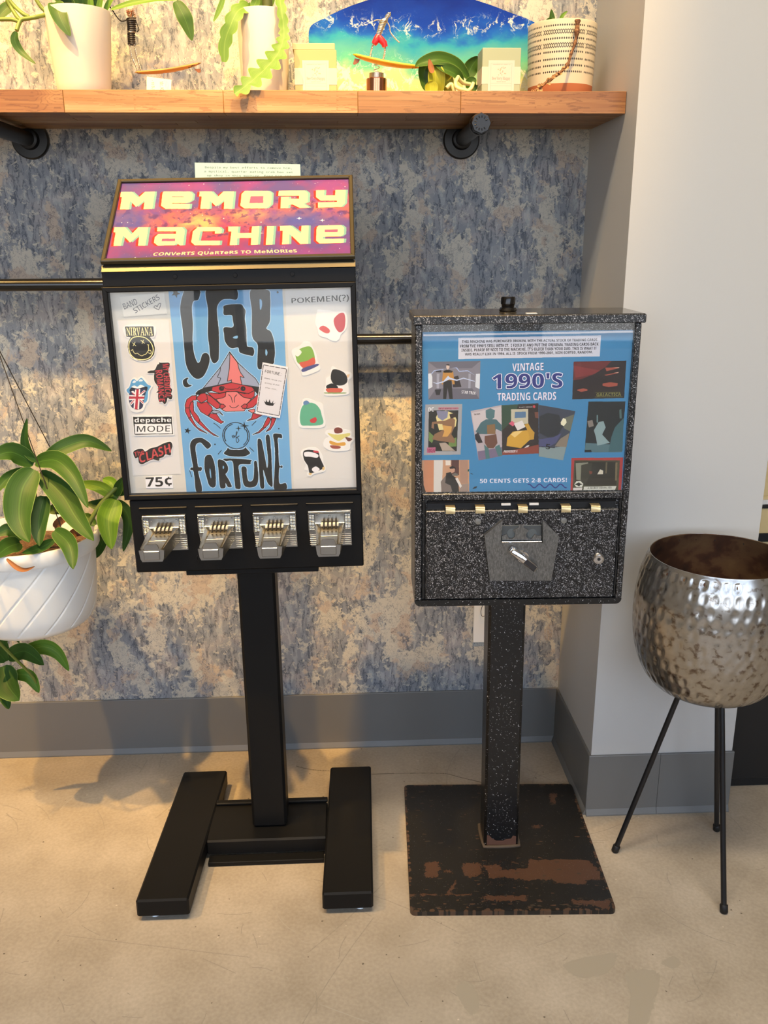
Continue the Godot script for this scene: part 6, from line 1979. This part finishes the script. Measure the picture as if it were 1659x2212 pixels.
const RART=[["e8eaf2",[7.2,21.2,428.7,17.5,429.0,21.7,7.3,24.8]],
["d4d6e2",[76.8,28.7,361.3,26.3,361.0,67.9,77.4,70.7]],
["84828c",[17.2,75.0,121.8,74.8,121.7,151.1,18.0,151.3]],
["6c6a76",[17.2,75.0,121.8,74.8,104.4,89.0,34.4,88.3]],
["6a6874",[18.0,151.3,121.7,151.1,106.6,129.4,33.5,128.7]],
["a4a4b2",[34.5,99.0,39.9,99.1,39.5,128.7,34.8,128.7]],
["a4a4b2",[98.5,99.7,103.2,99.7,103.2,129.4,98.4,129.4]],
["dfe4ea",[17.3,98.8,23.1,98.2,25.8,105.6,26.0,125.9,17.9,129.9]],
["dfe4ea",[113.4,100.5,121.4,99.9,121.5,131.0,112.6,126.8]],
["2a2a2e",[30.8,131.3,43.6,130.8,41.0,142.3,33.6,142.2]],
["2e2c34",[31.8,92.3,43.9,92.4,43.9,96.4,33.2,96.3]],
["2c262c",[67.0,106.1,77.7,103.5,84.8,126.5,67.3,127.0]],
["23211f",[48.1,111.3,64.3,111.4,67.6,150.5,60.8,150.4,56.7,127.6,54.0,150.4,47.9,150.3]],
["c08a3e",[47.3,95.1,57.3,92.5,67.5,95.3,71.2,120.9,66.5,120.9,65.0,112.8,48.2,112.6,47.6,120.7,44.9,120.7]],
["1d1a1a",[47.9,93.8,56.7,91.2,66.8,94.0,65.5,97.3,48.0,97.1]],
["d9c2b4",[53.2,81.8,59.9,81.9,60.2,87.2,56.7,91.9,53.5,87.8]],
["231a18",[52.9,82.5,54.5,80.2,59.2,80.3,60.4,83.2]],
["c9d6f0",[24.6,115.1,34.7,117.9,48.2,114.0,57.5,103.3,61.6,107.4,75.1,111.5,88.6,107.6,111.7,114.6,111.7,116.2,88.6,109.7,75.2,114.0,60.3,110.7,48.2,116.7,34.7,119.9]],
["aebfe6",[23.1,98.9,29.1,92.3,47.9,89.8,47.9,91.4,29.8,93.9,24.4,100.3]],
["aebfe6",[62.7,88.6,74.7,86.7,80.2,94.1,96.4,92.9,112.8,103.9,96.4,94.7,79.6,95.9,73.4,88.4]],
["221718",[309.3,77.9,415.2,77.1,416.1,152.2,310.4,154.0]],
["6a2424",[309.3,78.2,385.7,77.5,374.7,89.0,352.2,103.3,326.3,113.3,311.0,115.3]],
["843030",[309.7,85.4,363.4,96.2,352.2,103.3,314.4,110.2]],
["a8503e",[373.3,90.4,402.6,90.0,399.8,92.2,376.7,97.7]],
["a8503e",[372.8,105.0,401.8,99.8,400.5,101.6,375.9,106.8]],
["a8503e",[370.2,122.5,385.5,119.8,401.1,122.1,400.7,127.3,383.2,129.7,370.5,126.9]],
["a8503e",[319.4,134.5,331.8,131.7,340.5,134.0,340.2,136.9,327.8,139.0,319.5,136.0]],
["e0b49a",[390.9,90.2,402.6,89.9,401.2,91.5]],
["e0b49a",[391.6,101.1,401.8,99.5,400.4,101.2]],
["7a7a36",[356.6,140.0,407.5,139.9,407.6,140.6,356.6,140.8]],
["7a7a36",[356.4,149.4,412.6,149.2,412.6,150.0,356.5,150.1]],
["a3a5a8",[11.9,161.0,86.9,161.1,85.4,266.3,9.2,266.5]],
["22241f",[19.2,173.3,79.2,173.9,77.3,258.7,18.4,258.4]],
["e6d896",[33.6,188.0,37.5,180.1,53.1,173.7,70.2,180.4,76.3,193.7,74.5,207.0,65.4,212.2,40.4,214.6]],
["8486a0",[34.8,174.1,58.3,175.0,57.2,188.2,46.8,194.7,37.6,188.0]],
["6f8c4a",[19.4,217.0,31.4,227.9,26.2,241.3,19.6,235.8]],
["6f8c4a",[60.5,236.3,76.2,229.7,76.5,248.6,60.6,249.7]],
["8e6a4c",[25.9,197.1,52.0,194.8,67.7,188.3,73.0,193.7,71.9,208.3,65.5,222.9,73.6,235.1,72.4,241.8,36.7,236.0,26.1,233.2,31.3,222.5,49.6,213.4,46.9,201.4,29.8,201.2,29.9,211.8,24.6,209.1]],
["d6a456",[46.9,204.0,66.6,206.9,65.5,217.6,57.7,228.2,47.2,228.1,51.0,217.4]],
["33261f",[61.0,181.7,72.8,179.1,75.5,187.1,63.8,190.9]],
["b0a090",[40.7,241.4,53.9,240.2,74.0,258.0,47.5,257.7]],
["c88a96",[38.7,166.9,79.8,167.4,79.2,172.4,38.1,172.4]],
["c06a8a",[15.7,250.6,33.5,250.1,33.0,261.6,15.8,262.1]],
["b9aeb2",[104.1,175.5,167.8,163.7,171.7,270.0,122.8,279.0]],
["cfc4c4",[106.8,179.5,166.6,167.0,168.8,216.1,112.8,215.4]],
["7c6e86",[120.4,259.9,171.2,251.0,171.7,270.0,122.8,279.0]],
["52777c",[134.8,174.6,144.5,170.1,153.8,174.8,152.9,189.3,145.2,195.8,135.8,189.1]],
["476a70",[125.6,199.6,135.9,193.1,156.9,193.3,168.5,205.4,168.9,218.8,157.5,213.3,153.8,223.9,127.5,223.6,120.9,223.6,115.5,218.1]],
["2c2a30",[113.7,224.8,120.8,219.5,126.3,231.7,130.5,241.1,121.3,242.4,115.2,234.2]],
["8a6a44",[138.2,205.1,154.6,202.6,156.5,224.0,139.3,223.8]],
["6e4a3a",[134.2,227.7,157.8,224.0,161.0,242.8,153.4,253.5,141.4,253.4,134.5,241.2]],
["4c7878",[133.3,245.2,142.7,253.4,146.0,275.2,138.0,276.4]],
["4c7878",[155.9,250.9,165.0,245.6,171.6,264.6,171.7,269.3,163.1,270.6]],
["2c2320",[166.8,164.4,242.0,161.1,246.9,265.6,171.6,268.3]],
["2e4a36",[166.8,164.4,201.4,163.1,188.4,197.7,169.6,216.8]],
["8a4030",[171.6,268.3,171.4,261.4,214.2,254.1,246.1,246.7,246.9,265.6]],
["7a4a38",[234.7,179.3,242.6,179.4,243.6,192.3,236.6,190.8]],
["c9c2a8",[186.6,172.9,221.5,172.3,222.7,202.9,187.7,205.4]],
["5a7a9a",[194.4,178.7,217.0,178.0,217.5,190.4,194.8,191.1]],
["d4a436",[181.0,231.4,192.0,218.9,231.8,215.5,232.5,232.0,209.4,254.1,179.6,248.8]],
["f0d080",[187.4,224.7,195.8,219.0,212.8,217.2,196.2,231.6]],
["c89a34",[214.3,205.0,222.8,202.2,230.5,215.3,236.5,221.2,235.6,235.8,227.0,237.2,225.1,225.5,218.8,210.9]],
["d8607a",[182.9,202.5,189.3,196.8,197.1,202.6,191.6,208.3]],
["e6e0dc",[193.3,202.6,210.1,196.1,217.3,209.6,201.4,217.1]],
["e8e4e4",[216.2,253.9,221.7,248.8,227.4,247.4,224.7,251.8]],
["c8404a",[230.6,165.6,234.9,165.0,236.5,169.3,233.7,171.4,230.8,169.2]],
["3c4250",[242.6,164.3,318.1,178.1,298.3,280.7,247.2,272.0]],
["262a30",[245.1,188.0,261.9,181.0,284.9,185.6,294.7,208.8,284.2,229.1,264.2,231.8,246.6,222.8]],
["4c5078",[246.4,235.9,275.7,231.9,292.5,223.3,282.0,243.7,266.6,252.3,247.0,250.6]],
["8a9a98",[247.1,252.1,276.7,253.9,303.9,249.8,298.3,280.7,247.5,272.0]],
["8c7e6c",[279.5,251.0,290.2,235.0,308.3,223.5,304.1,252.7]],
["6e7060",[293.9,192.9,316.3,184.5,310.3,220.6,296.3,213.2]],
["f2ecc8",[289.3,200.8,293.8,192.2,299.7,194.4,301.5,201.7,296.1,208.8,290.2,205.9]],
["15151a",[252.1,250.7,279.6,253.2,279.7,254.7,252.1,252.1]],
["161c1e",[343.8,159.0,419.1,159.1,418.8,265.1,342.0,264.2]],
["56757a",[342.6,244.4,391.9,247.9,416.9,254.1,418.8,265.1,342.3,264.2]],
["3e6468",[401.1,212.9,418.3,192.9,420.4,263.0,391.5,264.1,395.2,233.3]],
["8ea6a6",[358.3,218.3,367.3,201.0,377.2,199.6,382.4,212.7,376.1,227.2,393.1,245.0,367.5,250.5,363.5,232.9]],
["8a7f74",[343.6,199.2,354.1,196.5,357.8,209.5,347.9,212.3]],
["6a8a88",[362.1,186.5,365.0,186.5,366.0,202.4,363.1,202.4]],
["54706e",[407.9,176.9,412.0,174.1,414.1,194.3,409.8,194.2]],
["0e1214",[342.0,259.1,355.0,259.2,356.8,264.4,342.0,264.2]],
["c79a78",[3.6,276.8,103.5,277.4,104.9,347.9,3.9,347.7]],
["c98a66",[9.9,276.9,29.8,277.2,29.4,347.5,9.6,347.5]],
["d6d3cc",[30.2,277.2,49.0,277.4,48.1,316.4,45.8,346.9,30.4,346.9]],
["5a3a34",[66.3,277.3,82.2,277.5,82.8,310.0,67.4,307.0]],
["b08a74",[83.6,277.5,100.8,277.6,101.8,328.1,85.7,327.9]],
["e6ddd0",[54.4,277.9,65.0,278.0,65.1,288.5,54.5,288.4]],
["a08c80",[85.8,329.3,103.2,328.2,102.9,347.9,83.4,347.6]],
["7c7068",[44.9,323.3,54.8,311.0,69.4,309.8,75.3,347.5,47.1,347.4]],
["242424",[56.0,304.8,66.7,302.9,69.4,309.8,81.6,319.6,83.4,347.6,70.0,347.4,65.7,331.8,54.3,326.2]],
["c89c84",[63.2,294.6,74.5,294.8,73.3,303.0,66.7,305.6]],
["1e1a18",[62.5,292.6,69.1,289.9,75.8,293.4,75.3,298.2,73.2,295.4,63.9,296.0]],
["6e6c66",[68.1,308.4,74.7,304.4,80.7,307.2,80.1,311.3,69.4,311.2]],
["e4ded6",[74.9,316.8,80.2,315.4,89.2,333.5,85.9,337.6]],
["35302e",[3.7,298.0,8.0,299.4,9.5,331.1,14.9,347.6,3.9,347.7]],
["b03c3a",[315.4,275.7,423.2,276.3,423.4,348.3,317.0,347.7]],
["4a4a34",[321.5,281.0,416.6,282.2,417.4,346.7,321.3,345.5]],
["2c2a22",[323.8,284.0,412.5,285.1,412.3,336.0,325.9,334.9]],
["8c8c78",[324.7,287.0,350.8,285.8,347.2,324.7,328.1,322.9]],
["3a3a2e",[336.6,291.6,359.5,285.9,356.7,312.8,347.7,333.7,337.2,327.5]],
["d8d0b8",[371.2,311.4,376.4,301.0,383.2,304.1,382.9,311.6]],
["7a4030",[353.3,303.7,360.7,305.3,359.6,311.3,355.2,311.2]],
["6a6248",[387.1,286.3,390.8,286.3,390.8,310.2,387.9,310.1]],
["7a6a4c",[407.5,286.5,411.8,286.6,413.0,325.5,409.4,325.4]],
["d6d6c8",[344.8,337.9,413.1,337.2,410.7,345.4,344.3,345.4]],
["e0e0d0",[324.3,332.7,328.3,325.9,337.0,325.3,343.3,332.1,340.7,338.9,329.0,338.7]],
["141414",[325.0,332.7,331.4,329.7,333.6,328.2,335.9,330.5,341.8,332.9,336.8,334.3,334.8,337.3,331.0,335.0]],
["e0d8d0",[322.5,340.2,341.5,339.7,341.1,345.4,322.1,345.8]],
["20303c",[111.4,339.4,115.4,335.2,121.4,333.9,119.5,338.1,114.1,339.7]],
["1f5a50",[100.6,297.8,103.9,297.2,103.3,302.0,100.7,302.6]],
["20303c",[106.1,305.4,111.4,307.6,112.1,308.3,108.1,308.2]]]
const RTX=[["THIS MACHINE WAS PURCHASED BROKEN, WITH THE ACTUAL STOCK OF TRADING CARDS",1,"22222a",[84.3,33.5,353.7,32.4,354.0,38.2,84.4,39.3]],
["FROM THE 1990'S STILL WITH IT.  I FIXED IT AND PUT THE ORIGINAL TRADING CARDS BACK",1,"22222a",[80.7,42.0,357.1,40.5,357.4,46.4,80.8,47.8]],
["INSIDE. PLEASE BE NICE TO THE MACHINE. IT'S OLDER THAN YOUR DAD. THIS IS WHAT IT",1,"22222a",[83.5,49.9,353.9,48.6,354.3,54.5,83.6,55.8]],
["WAS REALLY LIKE IN 1994. ALL IS  STOCK FROM 1990-2001, NON-SORTED, RANDOM.",1,"22222a",[90.6,58.6,346.1,56.6,346.5,62.5,90.7,64.5]],
["DC",1,"f4f4f4",[18.5,167.0,29.5,166.8,29.4,175.8,18.3,175.9]],
["VIXEN",1,"7a2038",[16.8,253.0,32.2,252.4,32.0,260.2,16.5,260.7]],
["EARTH'S MIGHTIEST HEROES",1,"6a2c3c",[39.3,168.2,79.4,168.4,79.2,171.6,39.1,171.4]],
["PROFESSOR X",1,"f0f0f0",[175.0,258.1,203.2,257.5,202.7,262.9,174.2,263.5]],
["SUPER HEROES",1,"e8e8e8",[203.0,168.0,230.0,167.5,230.1,169.5,203.1,170.0]],
["GALACTICA",1,"8c8c44",[359.2,141.8,409.1,141.3,409.5,148.0,359.6,148.4]],
["A SECRET REVEALED!",0,"22221e",[352.7,338.9,402.9,338.6,402.9,342.9,352.7,343.1]],
["5",1,"101014",[261.2,245.6,270.6,246.5,269.7,257.5,261.0,256.3]],
["The Gorn",1,"3a2a22",[110.8,180.9,123.2,179.4,123.9,183.0,111.5,184.6]],
["STAR TREK",1,"f0f0f0",[85.2,133.3,114.2,136.3,113.6,142.4,85.3,139.4]]]
const BIGTX=[["VINTAGE",[186.0,80.2,248.8,79.2,249.5,94.5,186.5,95.4]],
["1990'S",[146.9,101.1,287.8,100.2,289.3,130.1,147.7,130.9]],
["TRADING CARDS",[157.6,139.5,276.9,138.2,277.7,154.7,158.1,155.5]],
["50 CENTS GETS 2-8 CARDS!",[126.4,318.1,308.2,318.2,308.7,327.5,126.6,327.8]]]
const WAVE=[[227.8,331.3,230.7,331.3,233.6,333.5,236.6,336.6,239.5,338.8,242.3,338.6,245.1,336.3,247.8,333.2,250.6,331.4,253.4,331.9,256.4,334.5,259.4,337.5,262.3,339.2,265.1,338.5,267.8,335.9,270.5,332.9,273.3,331.6,276.2,332.6,279.2,335.5,282.2,338.4,285.1,339.6,287.9,338.3,290.6,335.4,293.3,332.7,296.1,331.9,299.0,333.4,302.0,336.4,305.0,339.1,307.9,339.8]]
const HANG=[[0,0.0207,[-0.6936,0.9505,0.3200,-0.7082,0.9743,0.3267,-0.7089,1.0094,0.3333,-0.6960,1.0535,0.3400]],
[0,0.0363,[-0.6767,0.9553,0.3200,-0.6321,0.9805,0.3067,-0.5821,0.9905,0.2933,-0.5348,0.9637,0.2800]],
[0,0.0441,[-0.6971,0.9488,0.3200,-0.6378,0.9625,0.3600,-0.5910,0.9334,0.4000,-0.5545,0.8742,0.4400]],
[0,0.0548,[-0.6900,0.9247,0.3200,-0.6308,0.8853,0.3683,-0.5892,0.8444,0.4167,-0.5420,0.8076,0.4650]],
[0,0.0674,[-0.6937,0.9367,0.3400,-0.7130,0.9026,0.3767,-0.7139,0.8458,0.4133,-0.6849,0.8015,0.4500]],
[0,0.0441,[-0.6796,0.8748,0.3400,-0.6833,0.8315,0.3800,-0.6746,0.7826,0.4200]],
[0,0.0448,[-0.7007,0.9455,0.3200,-0.7351,0.9801,0.3500,-0.7696,0.9744,0.3800]],
[0,0.0260,[-0.7154,0.9320,0.3200,-0.7484,0.9224,0.3600,-0.7660,0.8966,0.4000]],
[0,0.0392,[-0.6455,0.8113,0.4000,-0.6040,0.7913,0.4400,-0.5877,0.7483,0.4800]],
[0,0.0314,[-0.7300,0.7808,0.3600,-0.7562,0.8056,0.3700,-0.7831,0.7955,0.3800]],
[0,0.0414,[-0.7303,0.7770,0.3800,-0.7450,0.7806,0.4200,-0.7605,0.7695,0.4600]],
[0,0.0216,[-0.6548,0.7824,0.3800,-0.6786,0.7758,0.4200,-0.6998,0.7800,0.4600]],
[1,0.0312,[-0.7506,0.8875,0.2800,-0.7841,0.8898,0.2600,-0.8242,0.8709,0.2400]],
[1,0.0295,[-0.5422,0.8368,0.2400,-0.5810,0.8666,0.2400,-0.6349,0.8784,0.2400]],
[0,0.0235,[-0.5450,0.8441,0.2400,-0.5316,0.8720,0.2500,-0.5151,0.8959,0.2600]],
[1,0.0540,[-0.5432,0.8378,0.2500,-0.5555,0.7995,0.2850,-0.5452,0.7375,0.3200]],
[0,0.0296,[-0.5426,0.8331,0.2400,-0.5202,0.7833,0.2350,-0.5420,0.7001,0.2300]],
[0,0.0317,[-0.5473,0.8387,0.2400,-0.5810,0.8199,0.2300,-0.6219,0.8215,0.2200]],
[1,0.0279,[-0.5444,0.8394,0.2300,-0.5591,0.8704,0.2150,-0.5832,0.8760,0.2000]],
[0,0.0197,[-0.5378,0.8476,0.2400,-0.5161,0.8582,0.2400,-0.4962,0.8469,0.2400]],
[0,0.0239,[-0.5803,0.7530,0.2300,-0.5973,0.7123,0.2200,-0.6157,0.6777,0.2100]],
[0,0.0270,[-0.6941,0.8223,0.2800,-0.6632,0.8253,0.2800,-0.6319,0.7994,0.2800]],
[0,0.0240,[-0.6064,0.7653,0.2200,-0.6251,0.7813,0.2100,-0.6414,0.7861,0.2000]]]
const LOW=[[0,0.0249,[-0.8316,0.4515,0.2800,-0.8353,0.4973,0.2933,-0.8062,0.5251,0.3067,-0.7862,0.5038,0.3200]],
[0,0.0418,[-0.8356,0.4477,0.2800,-0.7777,0.4787,0.3150,-0.7236,0.4587,0.3500]],
[1,0.0367,[-0.8175,0.4511,0.2800,-0.7509,0.4730,0.2800,-0.7137,0.4561,0.2800,-0.6904,0.4067,0.2800]],
[0,0.0646,[-0.8492,0.4241,0.2800,-0.8306,0.3897,0.3150,-0.7928,0.3657,0.3500]],
[1,0.0328,[-0.8238,0.3994,0.2800,-0.7867,0.3968,0.2850,-0.7665,0.3536,0.2900]],
[0,0.0266,[-0.8535,0.3624,0.3000,-0.8391,0.3500,0.3150,-0.8290,0.3318,0.3300]],
[0,0.0343,[-0.8407,0.4359,0.2800,-0.8513,0.4760,0.3050,-0.8703,0.4731,0.3300]],
[0,0.0386,[-0.8513,0.4082,0.2800,-0.8828,0.3850,0.2800,-0.9106,0.3371,0.2800]]]
const DEAD=[[0,0.0105,[-0.7381,0.7644,0.4500,-0.7149,0.7494,0.4633,-0.6920,0.7471,0.4767,-0.6650,0.7598,0.4900]],
[0,0.0204,[-0.6650,0.7993,0.3400,-0.6402,0.8210,0.3600,-0.6133,0.8353,0.3800]],
[0,0.0238,[-0.6281,0.7804,0.3600,-0.5993,0.8003,0.3850,-0.5743,0.8046,0.4100]]]
const PHILO=[[0,0.0360,[-0.5928,1.9131,0.1700,-0.5816,1.8984,0.2000,-0.5699,1.8684,0.2150,-0.5535,1.8388,0.2200]],
[0,0.0180,[-0.6702,1.8509,0.2000,-0.6753,1.8334,0.2000,-0.6644,1.8122,0.2000,-0.6341,1.7875,0.2100]],
[0,0.0340,[-0.3393,1.9197,0.1600,-0.3247,1.8928,0.1700,-0.3164,1.8706,0.1700,-0.3085,1.8411,0.1700]],
[1,0.0140,[-0.4801,1.9051,0.1500,-0.4298,1.9188,0.1500,-0.3800,1.9253,0.1500,-0.3342,1.9215,0.1600]],
[0,0.0500,[-0.5416,1.9070,0.1400,-0.5392,1.9724,0.1600,-0.5607,2.0207,0.2000]],
[0,0.0500,[-0.5366,1.9115,0.1200,-0.4901,1.9831,0.1200,-0.4232,2.0219,0.1400]],
[0,0.0500,[-0.5664,1.9113,0.1200,-0.6189,1.9733,0.1200,-0.6674,2.0025,0.1400]],
[0,0.0400,[-0.5737,1.9090,0.1300,-0.5723,1.9422,0.1400,-0.5765,1.9618,0.2000]],
[0,0.0300,[-0.5199,1.9005,0.1500,-0.5124,1.9271,0.1500,-0.5192,1.9527,0.1700]],
[0,0.0280,[-0.6785,1.9064,0.1700,-0.6968,1.8993,0.1700,-0.7228,1.8706,0.1800]],
[1,0.0120,[-0.5224,1.8982,0.1600,-0.5196,1.9159,0.1600,-0.5205,1.9465,0.1600]],
[1,0.0120,[-0.5081,1.9005,0.1500,-0.5025,1.9183,0.1500,-0.4907,1.9492,0.1500]],
[1,0.0120,[-0.4967,1.9019,0.1400,-0.4851,1.9207,0.1400,-0.4567,1.9519,0.1400]]]
const PHILOSTEM=[[-0.6148,1.8892,0.1700,-0.6288,1.8804,0.1900,-0.6445,1.8777,0.1900,-0.6612,1.8741,0.1900,-0.6691,1.8527,0.2000],
[-0.6471,1.8833,0.1800,-0.6581,1.8885,0.1800,-0.6785,1.9064,0.1700,-0.6968,1.9298,0.1700],
[-0.6595,1.8762,0.1800,-0.6687,1.8797,0.1800,-0.6840,1.9011,0.1700,-0.6917,1.9168,0.1700],
[-0.6657,1.8727,0.1800,-0.6834,1.8779,0.1800,-0.7075,1.8777,0.1800],
[-0.6123,1.8945,0.1700,-0.6227,1.9050,0.1700,-0.6324,1.9215,0.1700]]
const CACTUS=[[0.033,[-0.1782,1.9053,0.1500,-0.1910,1.9069,0.1700,-0.2073,1.8926,0.1900,-0.2214,1.8649,0.2000,-0.2348,1.8338,0.2000,-0.2390,1.7944,0.2000]],
[0.036,[-0.1179,1.9330,0.1700,-0.1131,1.8985,0.1900,-0.1089,1.8611,0.2000,-0.1102,1.8369,0.2100,-0.1219,1.8056,0.2300,-0.1473,1.7719,0.2600,-0.1777,1.7406,0.2900,-0.2092,1.7171,0.3000]],
[0.012,[-0.2374,1.9316,0.1500,-0.2488,1.9066,0.1500,-0.2631,1.8823,0.1500]],
[0.020,[-0.1839,1.9079,0.1300,-0.1721,1.9242,0.1300,-0.1623,1.9452,0.1400]],
[0.030,[-0.1606,1.9085,0.1200,-0.1543,1.9366,0.1200,-0.1501,1.9858,0.1200]],
[0.030,[-0.1504,1.9086,0.1200,-0.1379,1.9681,0.1200,-0.1200,2.0072,0.1400]]]
const ORCH=[[0,0.0340,[0.2984,1.7750,0.1300,0.2671,1.7998,0.1500,0.2287,1.8072,0.1700,0.1921,1.7997,0.1800,0.1731,1.7888,0.1900]],
[0,0.0300,[0.2834,1.7623,0.1500,0.2650,1.7777,0.1700,0.2380,1.7871,0.1800,0.2176,1.7943,0.1800]],
[0,0.0340,[0.3003,1.7818,0.1000,0.3083,1.8039,0.1000,0.3232,1.8241,0.1100]],
[0,0.0300,[0.2092,1.8071,0.1600,0.1962,1.7868,0.1700,0.1954,1.7635,0.1700,0.1966,1.7439,0.1700]],
[1,0.0400,[0.2245,1.7355,0.1700,0.2200,1.7620,0.1800,0.2177,1.7851,0.1800,0.2134,1.7998,0.1700]],
[1,0.0300,[0.2515,1.7371,0.1600,0.2469,1.7606,0.1600,0.2404,1.7840,0.1600,0.2453,1.7961,0.1600]],
[1,0.0300,[0.2081,1.7311,0.2000,0.2059,1.7496,0.2000,0.2038,1.7579,0.2000]],
[0,0.0300,[0.3061,1.7449,0.1400,0.3035,1.7639,0.1400,0.3138,1.7734,0.1400]],
[2,0.0140,[0.2107,1.7761,0.1900,0.2065,1.7880,0.1900,0.2033,1.8044,0.1900]]]
const ROOT=[[0.2690,1.7705,0.1800,0.2606,1.7562,0.2000,0.2636,1.7436,0.2100,0.2860,1.7381,0.2100],
[0.2690,1.7687,0.1800,0.2808,1.7610,0.1700,0.2977,1.7589,0.1600],
[0.3021,1.7576,0.1800,0.2968,1.7468,0.1900,0.2888,1.7393,0.1900],
[0.2415,1.7451,0.2000,0.2515,1.7525,0.2000,0.2589,1.7359,0.2000]]
const DRYSTEM=[[0.5143,1.8731,0.2350,0.5142,1.8573,0.2350,0.5133,1.8396,0.2350,0.5093,1.8218,0.2350,0.5032,1.8056,0.2350,0.4966,1.7853,0.2380,0.4828,1.7714,0.2400,0.4682,1.7606,0.2450,0.4496,1.7489,0.2500,0.4341,1.7372,0.2550,0.4180,1.7280,0.2620]]
const SHOOT=[[0,0.0140,[0.4801,1.8861,0.1400,0.4796,1.8971,0.1400,0.4777,1.9135,0.1400]],
[0,0.0140,[0.4678,1.8842,0.1400,0.4737,1.8897,0.1400,0.4836,1.8990,0.1400]],
[1,0.0080,[0.4989,1.8902,0.1300,0.5055,1.9031,0.1300,0.5164,1.9124,0.1300]]]
const RUST=[[39.8,316.0,72.3,315.1,74.9,339.3,64.7,367.4,38.2,368.6],[127.4,320.8,168.9,320.3,174.0,334.0,169.9,360.2,139.9,371.5,126.6,352.6],[178.4,328.9,218.6,325.7,221.9,347.3,280.7,339.8,291.0,307.9,431.6,315.5,445.7,343.4,445.8,380.3,409.4,383.5,401.8,398.5,340.6,390.1,332.6,379.4,272.1,381.2,221.6,368.2,188.8,374.2],[86.7,345.2,101.0,344.9,101.8,352.3,85.8,352.5],[318.1,178.5,344.8,179.9,335.0,189.8,319.5,190.2],[389.6,42.1,407.0,46.5,392.9,89.8,382.5,82.5],[82.2,426.0,106.7,382.5,109.9,385.2,90.7,426.5],[-8.2,423.6,139.1,424.2,138.3,429.1,-8.6,428.4],[165.6,430.5,265.2,431.0,261.7,447.8,210.1,449.9,164.0,440.2],[361.5,446.0,446.2,450.5,439.4,478.9,404.9,462.8,361.8,458.0]]
const CRACK=[-148.3,99.4,-108.4,117.9,-43.0,130.8,47.6,149.5,125.3,151.5,196.6,153.2,267.5,159.4,304.3,177.3,364.4,207.2]
const STAIN=[[551.8,889.6,583.7,879.3,617.2,893.1,597.6,944.3,554.5,1009.3,523.8,1007.7,546.7,941.6],[637.1,863.8,664.2,847.9,675.1,865.9,655.6,879.5],[204.8,912.1,221.7,889.8,242.4,908.3,245.6,947.9,229.0,968.8,214.1,946.2],[442.2,853.5,549.5,834.2,516.1,881.7,456.7,890.5]]
const CRADLE=[0.3352,0.8204,0.3349,0.8287,0.3438,0.8327,0.3497,0.8226,0.3565,0.8219,0.3619,0.8271,0.3622,0.8342,0.3592,0.8401,0.3570,0.8407,0.3690,0.8470,0.3694,0.8535,0.3794,0.8533,0.3791,0.8475,0.3906,0.8403,0.3853,0.8327,0.3855,0.8268,0.3902,0.8214,0.3969,0.8214,0.4044,0.8319,0.4113,0.8277,0.4174,0.8287,0.4172,0.8193]
